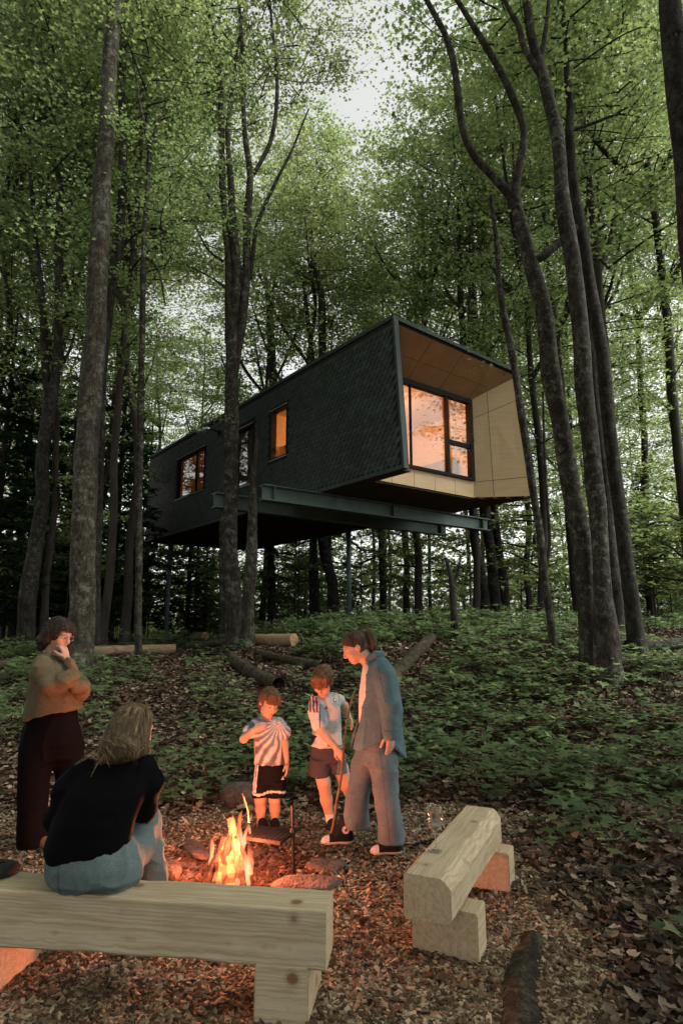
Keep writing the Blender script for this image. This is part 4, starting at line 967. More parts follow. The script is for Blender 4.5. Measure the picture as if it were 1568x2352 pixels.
# ------------------------------------------------------------------ fallen logs, branches, stump
M['oldlog'] = bark_mat('mossy_log_bark', (.02, .016, .012), (.06, .05, .035), (.12, .10, .07), (.06, .08, .035))
M['cutwood'] = simple('cut_log_face', [(.3, (.30, .17, .08)), (.7, (.46, .29, .15))], 9, .85, .3)
LOGS = []
def log(name, label, p0, p1, r0, r1, mt='oldlog', cut=True, sag=.0, group='fallen logs on the slope', n=16, lift=1.05, cat='log', rg=1.0):
    A_ = on_ground(*p0); B_ = on_ground(*p1)
    A_[2] = gz(A_[0], A_[1])+r0*lift; B_[2] = gz(B_[0], B_[1])+r1*lift
    o = empty(name, (A_[0], A_[1], gz(A_[0], A_[1]))); LOGS.append((A_.copy(), B_.copy()))
    t = np.linspace(0, 1, n); P = A_+(B_-A_)*t[:, None]
    dv = unit(np.cross(B_-A_, [0, 0, 1])); P += dv*(sag*np.sin(t*3.1))[:, None]
    P -= np.array(o.location); R = np.linspace(r0, r1, n)
    V, Fq, _ = tube_geo(P, R, 12); C_ = np.repeat(P, 12, 0)
    V = C_+(V-C_)*(1+rg*(.10*noise(V, 6, 3)+.07*noise(V, 18, 4)))[:, None]
    obj('bark_body', mesh('bark_body', V, Fq, M[mt], True), o)
    if cut:
        for e, s in ((0, 1), (n-1, -1)):
            idx = np.arange(12)+e*12; ctr = P[e]
            W_ = np.vstack([V[idx], ctr+(V[idx]-ctr)*.5, ctr[None]])
            Fc = [(i, (i+1) % 12, 12+(i+1) % 12, 12+i) for i in range(12)]+[(12+i, 12+(i+1) % 12, 24) for i in range(12)]
            obj('cut_end', mesh('cut_end', W_, Fc, M['cutwood'], False), o)
    tag(o, label, cat, group); return o
log('fallen_log', 'sawn log with an orange cut face left of the snag', (382, 1462), (472, 1470), .20, .14, 'drylog')
log('fallen_log', 'peeled sawn log lying right of the dead snag', (560, 1484), (676, 1486), .115, .125, 'drylog')
log('fallen_log', 'long pale log lying behind the two people on the left', (205, 1512), (402, 1503), .11, .10, 'drylog')
log('fallen_log', 'rough-barked log pointing downhill behind the woman in denim', (990, 1478), (905, 1570), .095, .11, 'oldlog')
log('fallen_log', 'dark log lying across the brush pile behind the dead snag', (430, 1492), (620, 1474), .08, .07, 'oldlog')
log('fallen_log', 'dark mossy log running down the slope left of the taller boy', (530, 1520), (640, 1590), .09, .10, 'oldlog', False, .1)
log('fallen_log', 'thin rotting log above the head of the taller boy', (590, 1505), (740, 1540), .06, .07, 'oldlog', False, .1)
log('fallen_log', 'dark fallen trunk at the right edge behind the leaning tree', (1440, 1500), (1640, 1492), .10, .12, 'bark_dark', False)
log('fallen_log', 'half-buried dark log at the bottom right corner', (1225, 2160), (1195, 2420), .085, .11, 'oldlog', False, .03, lift=-.55, n=40, rg=1.0)
log('fallen_log', 'dark log at the left edge behind the standing man', (-30, 1545), (70, 1530), .09, .08, 'oldlog', False)
rt = np.random.default_rng(9)
sticks = [(470, 1485, 560, 1478), (430, 1500, 540, 1465), (480, 1510, 620, 1470), (410, 1478, 500, 1490), (520, 1500, 600, 1515), (640, 1505, 720, 1525), (1480, 1600, 1568, 1640), (1450, 1590, 1600, 1570), (1320, 2050, 1560, 2230), (1290, 2090, 1420, 2190), (1360, 2010, 1560, 2005), (1400, 2120, 1620, 2180), (1180, 1560, 1230, 1500), (1270, 1480, 1275, 1560), (700, 1725, 760, 1740), (1060, 1640, 1110, 1625), (930, 1950, 990, 1945), (1390, 2290, 1500, 2285), (230, 1600, 300, 1650), (1330, 1480, 1460, 1560), (980, 1630, 1050, 1618), (1240, 1850, 1390, 1842)]
for k, (a, b, c_, d_) in enumerate(sticks):
    A_ = on_ground(a, b); B_ = on_ground(c_, d_); r = rt.uniform(.008, .022)
    A_[2] += r+.01; B_[2] += r+rt.uniform(.01, .10); t = np.linspace(0, 1, 8); P = A_+(B_-A_)*t[:, None]+rt.normal(0, .018, (8, 3))
    P[:, 2] = np.maximum(P[:, 2], ground_z(P[:, 0], P[:, 1])+r*.5)
    m = MB(); org = P[0].copy(); m.tube(P-org, np.linspace(r, r*.4, 8), 6)
    for j in range(2):
        i = rt.integers(2, 6); q = P[i]-org; m.tube([q, q+rt.normal(0, .10, 3)+np.array([0, 0, .08]), q+rt.normal(0, .16, 3)+np.array([0, 0, .16])], [r*.5, r*.35, r*.15], 5)
    o = obj('fallen_branch', m.mesh('fallen_branch', M['bark' if k % 2 else 'bark_dark'], True), None, org)
    where = 'in the brush pile by the twin-stemmed tree' if k < 6 else 'on the dark slope at the right' if a > 1150 and b > 1700 else 'near the foot of the right-hand trunks' if a > 1150 else 'on the slope behind the people'
    tag(o, 'dry fallen branch '+where, 'branch', 'fallen branches')
p = on_ground(775, 1446)
o = empty('tree_stump', (.06, 20.9, gz(.06, 20.9))); tag(o, 'dark stump beside the broad black trunk under the house', 'stump')
V, Fq = trunk_geo([(np.array([(0, 0, -.1), (0, 0, .15), (.02, 0, .38)]), np.array([.26, .2, .18]))], 12, .12, True, 3); obj('bark_body', mesh('bark_body', V, Fq, M['bark_dark'], True), o)
obj('cut_end', mesh('cut_end', np.array([(.02+.17*math.cos(a), .17*math.sin(a), .372) for a in np.arange(12)/12*6.2832]), np.array([[*range(12)]]), M['bark_dark']), o)

# ------------------------------------------------------------------ wood chips, leaf litter, seedlings
def scatter(n, lo, hi, seed, keep):
    r = np.random.default_rng(seed); out_ = []
    tot = 0
    while tot < n:
        y = lo[1]+(hi[1]-lo[1])*r.random(n*2); x = lo[0]+(hi[0]-lo[0])*r.random(n*2)
        z = ground_z(x, y); px, py, d = proj(np.stack([x, y, z], -1))
        ok = (px > -60) & (px < 1630) & (py < 2420) & keep(x, y, r)
        out_.append(np.stack([x, y, z], -1)[ok]); tot += ok.sum()
    return np.concatenate(out_)[:n]
pit_r = lambda x, y: np.hypot(x-PIT[0], y-PIT[1])
def chips(P, seed, box, size=1.0):
    r = np.random.default_rng(seed); N = len(P)
    yaw = r.uniform(0, 6.283, N); tx = r.normal(0, .28, N); ty = r.normal(0, .28, N)
    L = r.uniform(.008, .026, N)*size*(1+.8*(r.random(N) < .08)); W = r.uniform(.004, .011, N)*size; T = r.uniform(.0015, .004, N)
    ux = np.stack([np.cos(yaw), np.sin(yaw), tx], -1); uy = np.stack([-np.sin(yaw), np.cos(yaw), ty], -1); uz = np.cross(ux, uy)
    c8 = np.array([(-1, -1, -1), (1, -1, -1), (1, 1, -1), (-1, 1, -1), (-1, -.8, 1), (.9, -1, 1), (1, .8, 1), (-.9, 1, 1)], float)
    if not box: c8 = c8[4:]
    C_ = P+np.stack([0*L, 0*L, .004+.008*r.random(N)], -1)
    V = C_[:, None]+ux[:, None]*(c8[None, :, 0, None]*L[:, None, None])+uy[:, None]*(c8[None, :, 1, None]*W[:, None, None])+uz[:, None]*(c8[None, :, 2, None]*T[:, None, None])
    k = len(c8); b = np.arange(N)[:, None]*k
    fs = [(4, 5, 6, 7), (0, 1, 5, 4), (1, 2, 6, 5), (2, 3, 7, 6), (3, 0, 4, 7)] if box else [(0, 1, 2, 3)]
    Fq = np.concatenate([b+np.array(f)[None] for f in fs]); hue = np.tile(r.random(N), len(fs))
    return V.reshape(-1, 3), Fq, hue
M['chip'], nt, out = mat('wood_chip')
ca = ramp(nt, attr(nt, 'hue'), [(0, (.040, .026, .015)), (.35, (.12, .080, .048)), (.6, (.21, .15, .095)), (.85, (.34, .26, .17)), (1, (.50, .42, .30))])
cn = ntex(nt, coord(nt), 1.4, 4)
ca = mixc(nt, ramp(nt, cn, [(.4, (0, 0, 0)), (.65, (.45, .45, .45))]), ca, (.05, .032, .02))
bsdf(nt, out, ca, .85, 0, None, .15)
Pn = scatter(26000, (-2.4, 1.9), (2.2, 3.9), 1, lambda x, y, r: (r.random(len(x)) < clearing(x, y)) & (pit_r(x, y) > .55))
Pf = scatter(42000, (-3.6, 3.8), (2.4, 6.4), 2, lambda x, y, r: (r.random(len(x)) < clearing(x, y)) & (pit_r(x, y) > .5+.3*r.random(len(x))))
Va, Fa, ha = chips(Pn, 3, True); Vb, Fb, hb = chips(Pf, 4, False, 1.15)
tag(obj('wood_chips', mesh('wood_chips', np.concatenate([Va, Vb]), np.concatenate([Fa, Fb+len(Va)]), M['chip'], False, {'hue': ('FACE', np.concatenate([ha, hb]))})), 'loose wood chips covering the clearing around the fire', None, None, 'stuff')
M['litter'], nt, out = mat('dead_leaf')
ca = ramp(nt, attr(nt, 'hue'), [(0, (.024, .017, .012)), (.4, (.068, .047, .032)), (.7, (.125, .09, .062)), (.92, (.21, .16, .11)), (1, (.33, .27, .20))])
bsdf(nt, out, ca, .8, 0, None, .2)
Vd, Fd, hd_ = chips(DEBRIS, 9, True, 1.5)
od = obj('burnt_debris', mesh('burnt_debris', Vd-F0, Fd, M['char'], False), fire); od['kind'] = 'stuff'
P = scatter(46000, (-6.8, 2.0), (7.2, 14), 5, lambda x, y, r: r.random(len(x)) > clearing(x, y)*.985)
CURL = np.array([(0, 0, .02), (.40, .18, .16), (.26, .44, .06), (.30, .66, .14), (0, 1, .10), (-.30, .66, .14), (-.26, .44, .06), (-.40, .18, .16)])
P[:, 2] += .012+.02*RNG.random(len(P))
V, Fl, hue = leaves(P, .068, .5, 6, CURL)
tag(obj('leaf_litter', mesh('leaf_litter', V, Fl, M['litter'], False, {'hue': ('FACE', hue)})), 'brown dead leaves littering the forest slope', None, None, 'stuff')
def seedlings(n, seed):
    dens = lambda x, y, r: (clearing(x, y) < .05) & (fbm(np.stack([x, y, 0*x], -1), .55, 21)*1.2+.22+.2*r.normal(size=len(x)) > 0) & (y > 2.5) & ~((y < 5.6) & (x > .9) & (r.random(len(x)) < .9-.35*(y > 4.4)))
    P = scatter(n, (-7, 2.3), (7.6, 15), seed, dens)
    for A_, B_ in LOGS:      # the logs lie clear of the seedlings
        ab = (B_-A_)[:2]; q = P[:, :2]+np.array([0, .28])-A_[:2]; tt = np.clip(q@ab/(ab@ab), 0, 1); P = P[np.linalg.norm(q-tt[:, None]*ab, axis=1) > .42]
    r = np.random.default_rng(seed)
    LP, LD, S, st = [], [], [], MB()
    for i, p in enumerate(P):
        h = r.uniform(.06, .34)*(1+.5*(r.random() < .15)); nl = r.integers(4, 9); lean = r.normal(0, .25, 2)*h
        az0 = r.uniform(0, 6.283); top = p+np.array([lean[0], lean[1], h])
        if i % 3 == 0: st.tube([p, (p+top)/2+np.array([.01, 0, .01]), top], [.003, .0025, .002], 3, False)
        for k in range(nl):
            a = az0+k*6.283/nl+r.normal(0, .25); rad = r.uniform(.02, .09)
            q = top+np.array([math.cos(a)*rad, math.sin(a)*rad, r.normal(0, .02)-.02*(k % 2)*(h > .15)])
            LP.append(q); LD.append(a)
    return np.array(LP), np.array(LD), st
LP, LD, st = seedlings(4000, 12)
V, Fl, hue = leaves(LP, .105, .28, 13, LEAF11, LD)
# narrow frond plants mixed in between
o = obj('seedling_leaves', mesh('seedling_leaves', V, Fl, M['leaf_low'], False, {'hue': ('FACE', hue)})); tag(o, 'low maple seedlings carpeting the slope', None, None, 'stuff')
o = st.build('seedling_stems', flat('seedling_stem', (.05, .045, .02)), None); tag(o, 'thin stems of the maple seedlings', None, None, 'stuff')
# ------------------------------------------------------------------ people: distance-field modelling
class Sdf:
    def __init__(s, lo, hi, h):
        s.lo = np.array(lo, float); s.h = h; s.n = np.ceil((np.array(hi)-s.lo)/h).astype(int)+1
        s.d = np.full(s.n, 9.0, dtype=np.float32)
    def sub_(s, lo, hi):
        a = np.clip(np.floor((np.array(lo)-s.lo)/s.h).astype(int), 0, s.n); b = np.clip(np.ceil((np.array(hi)-s.lo)/s.h).astype(int)+1, 0, s.n)
        sl = tuple(slice(i, j) for i, j in zip(a, b))
        g = [(s.lo[k]+s.h*np.arange(a[k], b[k])).astype(np.float32) for k in range(3)]
        return sl, g[0][:, None, None], g[1][None, :, None], g[2][None, None, :]
    def put(s, sl, d, k, op):
        if d.size == 0: return
        A = s.d[sl]
        if op == 'add':
            hh = np.maximum(k-np.abs(A-d), 0)/max(k, 1e-6); s.d[sl] = np.minimum(A, d)-hh*hh*k*.25
        elif op == 'sub':
            d = -d; hh = np.maximum(k-np.abs(A-d), 0)/max(k, 1e-6); s.d[sl] = np.maximum(A, d)+hh*hh*k*.25
    def cap(s, a, b, ra, rb=None, k=.02, flat=None, op='add'):
        a = np.array(a, float); b = np.array(b, float); rb = ra if rb is None else rb; R = max(ra, rb)+k+2*s.h
        sl, X, Y, Z = s.sub_(np.minimum(a, b)-R, np.maximum(a, b)+R)
        ba = b-a; L = max(ba@ba, 1e-9)
        px, py, pz = X-a[0], Y-a[1], Z-a[2]
        t = np.clip((px*ba[0]+py*ba[1]+pz*ba[2])/L, 0, 1)
        vx, vy, vz = px-ba[0]*t, py-ba[1]*t, pz-ba[2]*t
        q = vx*vx+vy*vy+vz*vz; m = 1.0
        if flat is not None:
            n, f = flat; n = unit(n); w = vx*n[0]+vy*n[1]+vz*n[2]; q = q+w*w*(1/f**2-1); m = min(1, f)
        s.put(sl, ((np.sqrt(np.maximum(q, 0))-(ra+(rb-ra)*t))*m).astype(np.float32), k, op)
    def chain(s, pts, rad, k=.02, flat=None):
        for i in range(len(pts)-1): s.cap(pts[i], pts[i+1], rad[i], rad[i+1], k, flat)
    def ell(s, c, r, ax=None, k=.02, op='add'):
        c = np.array(c, float); r = np.array(r, float); R = r.max()+k+2*s.h
        sl, X, Y, Z = s.sub_(c-R, c+R)
        x, y, z = X-c[0], Y-c[1], Z-c[2]
        if ax is not None: x, y, z = [x*u[0]+y*u[1]+z*u[2] for u in ax]
        k0 = np.sqrt((x/r[0])**2+(y/r[1])**2+(z/r[2])**2)+1e-6; k1 = np.sqrt((x/r[0]**2)**2+(y/r[1]**2)**2+(z/r[2]**2)**2)+1e-6
        s.put(sl, (k0*(k0-1)/k1).astype(np.float32), k, op)
    def loft(s, rows, k=.02, p=2.0, op='add'):
        """rows: (z, cx, cy, rx, ry, yaw) from bottom to top; horizontal elliptical sections"""
        R = np.array(rows, float); m = R[:, 3:5].max()+k+.05
        sl, X, Y, Z = s.sub_((R[:, 1].min()-m, R[:, 2].min()-m, R[0, 0]-k-.03), (R[:, 1].max()+m, R[:, 2].max()+m, R[-1, 0]+k+.03))
        zz = Z.ravel(); zs = np.clip(zz, R[0, 0], R[-1, 0])
        cx, cy, rx, ry, yw = [np.interp(zs, R[:, 0], R[:, i])[None, None, :] for i in range(1, 6)]
        dx, dy = X-cx, Y-cy; c_, s_ = np.cos(yw), np.sin(yw)
        u, v = (dx*c_+dy*s_)/rx, (-dx*s_+dy*c_)/ry
        k0 = (np.abs(u)**p+np.abs(v)**p)**(1/p)
        d = (k0-1)*np.minimum(rx, ry)
        e = np.maximum(Z-R[-1, 0], R[0, 0]-Z)
        s.put(sl, np.maximum(d, e).astype(np.float32), k, op)
    def plane(s, n, c, k=.006):
        n = unit(n); c = np.array(c, float)
        sl, X, Y, Z = s.sub_(s.lo, s.lo+s.h*s.n)
        d = ((X-c[0])*n[0]+(Y-c[1])*n[1]+(Z-c[2])*n[2]).astype(np.float32)
        s.d = np.maximum(s.d, d)
    def mesh(s):
        D = s.d; I = D < 0; n = D.shape
        c8 = np.zeros(np.array(n)-1, dtype=np.int8)
        corners = [(i, j, k) for i in (0, 1) for j in (0, 1) for k in (0, 1)]
        for (i, j, k) in corners: c8 += I[i:n[0]-1+i, j:n[1]-1+j, k:n[2]-1+k]
        act = (c8 > 0) & (c8 < 8); idx = np.argwhere(act); m = len(idx)
        acc = np.zeros((m, 3)); cnt = np.zeros(m)
        vals = {cn: D[idx[:, 0]+cn[0], idx[:, 1]+cn[1], idx[:, 2]+cn[2]] for cn in corners}
        for a in corners:
            for ax in range(3):
                if a[ax]: continue
                b = list(a); b[ax] = 1; b = tuple(b)
                va, vb = vals[a], vals[b]; hit = (va < 0) != (vb < 0)
                t = np.where(hit, va/np.where(hit, va-vb, 1), 0)
                p = np.array(a, float)[None]+np.zeros((m, 3)); p[:, ax] += t
                acc += p*hit[:, None]; cnt += hit
        V = s.lo+s.h*(idx+acc/cnt[:, None])
        num = np.full(act.shape, -1, dtype=np.int64); num[act] = np.arange(m)
        Q = []
        for ax in range(3):
            o1, o2 = [(1, 2), (2, 0), (0, 1)][ax]
            sa = [slice(None)]*3; sb = [slice(None)]*3; sa[ax] = slice(0, n[ax]-1); sb[ax] = slice(1, n[ax])
            A, B = I[tuple(sa)], I[tuple(sb)]; ch = np.argwhere(A != B)
            ok = (ch[:, o1] > 0) & (ch[:, o2] > 0) & (ch[:, o1] < n[o1]-1) & (ch[:, o2] < n[o2]-1); ch = ch[ok]
            ins = A[tuple(ch.T)]
            def cell(d1, d2):
                q = ch.copy(); q[:, o1] -= d1; q[:, o2] -= d2; return num[tuple(q.T)]
            q = np.stack([cell(1, 1), cell(0, 1), cell(0, 0), cell(1, 0)], -1)
            q[~ins] = q[~ins][:, ::-1]; Q.append(q)
        Q = np.concatenate(Q); Q = Q[(Q >= 0).all(1)]
        return V, Q
def vnormals(V, Q):
    fn = np.cross(V[Q[:, 2]]-V[Q[:, 0]], V[Q[:, 3]]-V[Q[:, 1]]); N = np.zeros_like(V)
    for i in range(4): np.add.at(N, Q[:, i], fn)
    return N/(np.linalg.norm(N, axis=1)[:, None]+1e-12)
def relax(V, Q, it=2, lam=.5):
    for _ in range(it):
        A = np.zeros_like(V); c_ = np.zeros(len(V))
        for i in range(4):
            for j in (1, 3): np.add.at(A, Q[:, i], V[Q[:, (i+j) % 4]]); np.add.at(c_, Q[:, i], 1)
        V = V+(A/np.maximum(c_, 1)[:, None]-V)*lam
    return V
def cloth_mat(name, scale=900, bs=.25, rough=.9, sheen=.0):
    m, nt, out = mat(name); c = coord(nt)
    n1 = ntex(nt, c, 160, 3, .7); n2 = ntex(nt, c, 14, 4, .6)
    h = nt.nodes.new('ShaderNodeHueSaturation'); nt.links.new(attr(nt, 'Col', 'Color'), h.inputs['Color'])
    mr = nt.nodes.new('ShaderNodeMapRange'); mr.inputs[1].default_value = .3; mr.inputs[2].default_value = .7; mr.inputs[3].default_value = .72; mr.inputs[4].default_value = 1.22
    nt.links.new(n1, mr.inputs[0]); nt.links.new(mr.outputs[0], h.inputs['Value'])
    bsdf(nt, out, h.outputs[0], rough, 0, bump(nt, n1, bs, .003, bump(nt, n2, .35, .014)), .04); return m
M['cloth'] = cloth_mat('woven_cloth'); M['leather'] = cloth_mat('canvas_and_rubber', bs=.1, rough=.6)
M['skin'], nt, out = mat('skin')
bsdf(nt, out, attr(nt, 'Col', 'Color'), .5, 0, bump(nt, ntex(nt, coord(nt), 220, 3), .08, .001), .35)
M['hair'], nt, out = mat('hair')
c = coord(nt); n1 = ntex(nt, c, 70, 4, .7, (1, 1, .12)); hs_ = nt.nodes.new('ShaderNodeHueSaturation'); nt.links.new(attr(nt, 'Col', 'Color'), hs_.inputs['Color'])
mr = nt.nodes.new('ShaderNodeMapRange'); mr.inputs[1].default_value = .3; mr.inputs[2].default_value = .7; mr.inputs[3].default_value = .45; mr.inputs[4].default_value = 1.6; nt.links.new(n1, mr.inputs[0]); nt.links.new(mr.outputs[0], hs_.inputs['Value'])
bsdf(nt, out, hs_.outputs[0], .6, 0, bump(nt, n1, .7, .006), .15)

def finish(S, name, mt, parent, org, color, wr=0, wscale=9, wdir=(1, 1, .45), seed=0, rl=1, after=None):
    V, Q = S.mesh(); V = relax(V, Q, rl, .45)
    if wr:
        N = vnormals(V, Q); wd = np.array(wdir); q = V+.05*np.stack([noise(V, 5, seed+6), noise(V, 5, seed+7), noise(V, 5, seed+8)], -1)
        r1 = 1-np.abs(noise(q*wd, wscale, seed)); r2 = 1-np.abs(noise(q*wd[::-1], wscale*2.1, seed+3))
        w = 1.1*(r1**3-.35)+.55*(r2**3-.35)*(.5+.5*noise(V, 4, seed+5))
        V = V+N*(wr*w)[:, None]
    if after is not None: V = after(V, Q)
    col = color(V) if callable(color) else np.tile(np.array(color), (len(V), 1))
    o = obj(name, mesh(name, V-org, Q, mt, True, None, col), parent); o['_'] = 0; del o['_']
    return o, V, Q
def surf(V, Q, px, py):
    """the surface point of a garment that shows at a picture point, with its normal (to sew a badge on)"""
    N = vnormals(V, Q); X, Y_, d = proj(V); f = (N*(V-np.array([0, 0, CAM_H]))).sum(1) < 0
    e = np.where(f, (X-px)**2+(Y_-py)**2+(d-d.min())*30, 1e12); i = np.argmin(e); near = np.linalg.norm(V-V[i], axis=1) < .02
    return V[i], unit(N[near].mean(0))
class Head:
    def __init__(s, c, fwd, up, hh):
        s.c = np.array(c, float); s.f = unit(fwd); s.r = unit(np.cross(s.f, up)); s.u = np.cross(s.r, s.f); s.s = hh/.235
    def at(s, r, f, u): return s.c+s.s*(s.r*r+s.f*f+s.u*u)
    def local(s, V):
        q = (V-s.c)/s.s; return np.stack([q@s.r, q@s.f, q@s.u], -1)
    def build(s, S, neck, nr=.05, child=False):
        k = s.s; ax = (s.r, s.f, s.u); E = lambda p, r, kk=.02, op='add': S.ell(s.at(*p), np.array(r)*k, ax, kk*k, op)
        E((0, -.012, .030), (.073, .094, .086)); E((0, .030, -.028), (.060, .066, .078), .03)
        E((0, .062, -.088), (.030, .028, .024), .03); E((0, .076, .026), (.052, .018, .014), .02)
        for e in (-1, 1):
            E((e*.040, .062, -.030), (.024, .024, .022), .02)
            E((e*.030, .103, .002), (.017, .014, .010), .008, 'sub'); E((e*.030, .081, .001), (.0125, .0125, .0105), .003)
            E((e*.073, -.006, -.008), (.010, .019, .031), .006)
        S.cap(s.at(0, .090, .012), s.at(0, .112, -.026), .008*k, .0125*k, .010*k); E((0, .100, -.033), (.017, .012, .009), .006)
        E((0, .089, -.057), (.023, .012, .0055), .004); E((0, .087, -.067), (.019, .012, .006), .005)
        S.cap(s.at(0, -.022, -.055), neck, nr*1.02, nr*1.12, .03)
    def paint(s, V, col, skin, lip=(.38, .16, .13), brow=(.06, .04, .03)):
        L = s.local(V); r, f, u = L.T; front = f > .05
        def spot(cr, cf, cu, rr, rf, ru): return np.exp(-(((np.abs(r)-cr)/rr)**2+((f-cf)/rf)**2+((u-cu)/ru)**2))
        for (w, c_) in ((spot(0, .092, -.061, .022, .02, .010)*.8*front, lip), (spot(.030, .082, .024, .018, .02, .0055)*.95*front, brow), (spot(.030, .090, .001, .0085, .014, .0050)*1.3*front, (.02, .014, .012))):
            w = np.clip(w, 0, 1)[:, None]; col = col*(1-w)+np.array(c_)*w
        bl = np.clip(spot(.04, .07, -.03, .022, .03, .02), 0, 1)[:, None]*.25; col = col*(1-bl)+np.array([skin[0]*1.05, skin[1]*.75, skin[2]*.7])*bl
        return col
    def hair_field(s, S, thick=.010, bang=.030, side=-.03, nape=-.085, open_f=.045, slope=None):
        """a cap of hair over the skull, open over the face"""
        k = s.s; c = s.at(0, -.014, .030); R = .16*k
        sl, X, Y, Z = S.sub_(c-R, c+R); dx, dy, dz = X-s.c[0], Y-s.c[1], Z-s.c[2]
        r = (dx*s.r[0]+dy*s.r[1]+dz*s.r[2])/k; f = (dx*s.f[0]+dy*s.f[1]+dz*s.f[2])/k; u = (dx*s.u[0]+dy*s.u[1]+dz*s.u[2])/k
        def el(cf, cu, a, b, e): k0 = np.sqrt((r/a)**2+((f-cf)/b)**2+((u-cu)/e)**2)+1e-6; return (k0-1)*min(a, b, e)
        d = np.minimum(el(-.014, .032, .075+thick, .097+thick, .088+thick), el(-.035, -.03, .066+thick*.7, .062+thick, .07))
        cut_front = np.maximum(open_f-f, u-bang)                 # remove where forward and below the fringe
        cut_side = np.maximum(np.maximum(.012-f, u-side), -9)    # temples
        if slope is not None: cut_front = np.maximum(-.004-f, u-(side+slope*f)); cut_side = cut_front
        low = nape-u
        d = np.maximum(d, -cut_front); d = np.maximum(d, -cut_side); d = np.maximum(d, low)
        S.put(sl, (d*k).astype(np.float32), .004, 'add')
def hair_after(h, amp=.006, freq=26, seed=0, vert=5):
    def fn(V, Q):
        N = vnormals(V, Q); L = h.local(V); a = np.arctan2(L[:, 0], L[:, 1]+.02)
        el = np.arctan2(L[:, 2]-.03, np.hypot(L[:, 0], L[:, 1]))
        q = np.stack([np.cos(a)*freq*.16, np.sin(a)*freq*.16, el*vert*.12], -1)
        w = noise(q*6, 1, seed)+.6*noise(q*13, 1, seed+1)
        return V+N*(amp*w)[:, None]
    return fn
def hand(S, w, d, n, s=1.0, curl=.5, thumb=1, spread=.12, k=.005):
    """palm and five fingers: w wrist, d direction of the hand, n palm normal (fingers curl towards it), thumb side sign"""
    w = np.array(w, float); d = unit(d); n = unit(np.array(n)-d*(np.array(n)@d)); sd = np.cross(d, n)*thumb
    S.cap(w, w+d*.045*s, .025*s, .029*s, .012, (n, .58)); S.cap(w+d*.045*s, w+d*.072*s, .031*s, .032*s, .012, (n, .5))
    for i, (off, L) in enumerate(((.026, .070), (.009, .078), (-.009, .072), (-.025, .056))):
        b = w+d*(.082-.004*abs(i-1))*s+sd*off*s; dd = unit(d+sd*(off*spread*18)*.25); L *= s; p = [b]
        for j, f in enumerate((.42, .32, .26)):
            a = curl*(.35+.75*j)*(1+.12*i); dj = unit(dd*math.cos(a)+n*math.sin(a)); p.append(p[-1]+dj*L*f)
        S.chain(p, [.0095*s, .0088*s, .008*s, .0068*s], k)
    b = w+d*.025*s+sd*.026*s; t1 = b+unit(d*.75+sd*.75+n*.25)*.036*s; t2 = t1+unit(d*.95+sd*.35+n*(.25+.5*curl))*.030*s; t3 = t2+unit(d*.95+sd*.05+n*(.3+.6*curl))*.022*s
    S.chain([b, t1, t2, t3], [.0125*s, .0108*s, .0095*s, .008*s], .007)
def lerp(a, b, t): return np.array(a)*(1-t)+np.array(b)*t
def shoe(S, heel, toe, h, w, up=(0, 0, 1)):
    heel = np.array(heel, float); toe = np.array(toe, float); d = unit(toe-heel); L = np.linalg.norm(toe-heel)
    sl = np.array([0, 0, 1.])
    S.cap(heel+d*.035+sl*.022, toe-d*.045+sl*.022, w*.85, w, .01, (sl, .55))
    S.cap(heel+d*.04+sl*.045, heel+d*L*.45+sl*.06, w*.8, w*.82, .03); S.cap(heel+d*L*.45+sl*.055, toe-d*.05+sl*.032, w*.8, w*.78, .02, (sl, .8))
    S.plane((0, 0, -1), heel+sl*0)
Z3 = lambda x, y, Y: at(526.7+.29994*x, 1410.9+.29994*y, Y)
ZA = lambda x, y, Y: at(.2879*x, 1392.1+.2879*y, Y)
def bounds(pts, m=.12): P = np.array(pts); return P.min(0)-m, P.max(0)+m
SKIN = np.array((.50, .30, .205))
def skin_paint(head, skin=SKIN, **kw):
    def fn(V):
        c = np.tile(skin, (len(V), 1))*(1+.06*noise(V, 30, 2))[:, None]; return head.paint(V, c, skin, **kw)
    return fn
def badge(parent, org, V, Q, px, py, size, cols, mt_name, slant=.35, name='logo_bar'):
    """three slanted bars printed on cloth, rising from left to right"""
    p, n = surf(V, Q, px, py); r = unit(np.cross([0, 0, 1], n)); u = np.cross(n, r)
    for i in range(3):
        x0 = (-1+i*.66)*size; hgt = (.55+.45*i)*size; w = .42*size
        q = [p+n*.0045+r*a+u*b for a, b in ((x0, -.5*size), (x0+w, -.5*size), (x0+w-slant*hgt, -.5*size+hgt), (x0-slant*hgt, -.5*size+hgt))]
        m = MB(); m.hexa([c-n*.003-org for c in q], [c-org for c in q]); m.build(name, cols, parent)

def one_shoe(p, org, hp, tp, w, g0, sole, cs, cu):
    hp = np.array(hp, float); tp = np.array(tp, float); hp[2] = tp[2] = g0+.001
    S = Sdf(*bounds([hp, tp, hp+np.array([0, 0, .1])], .06), .006); shoe(S, hp, tp, .06, w)
    finish(S, 'shoe', M['leather'], p, org, lambda V: np.where((V[:, 2] < g0+sole)[:, None], cs, cu))

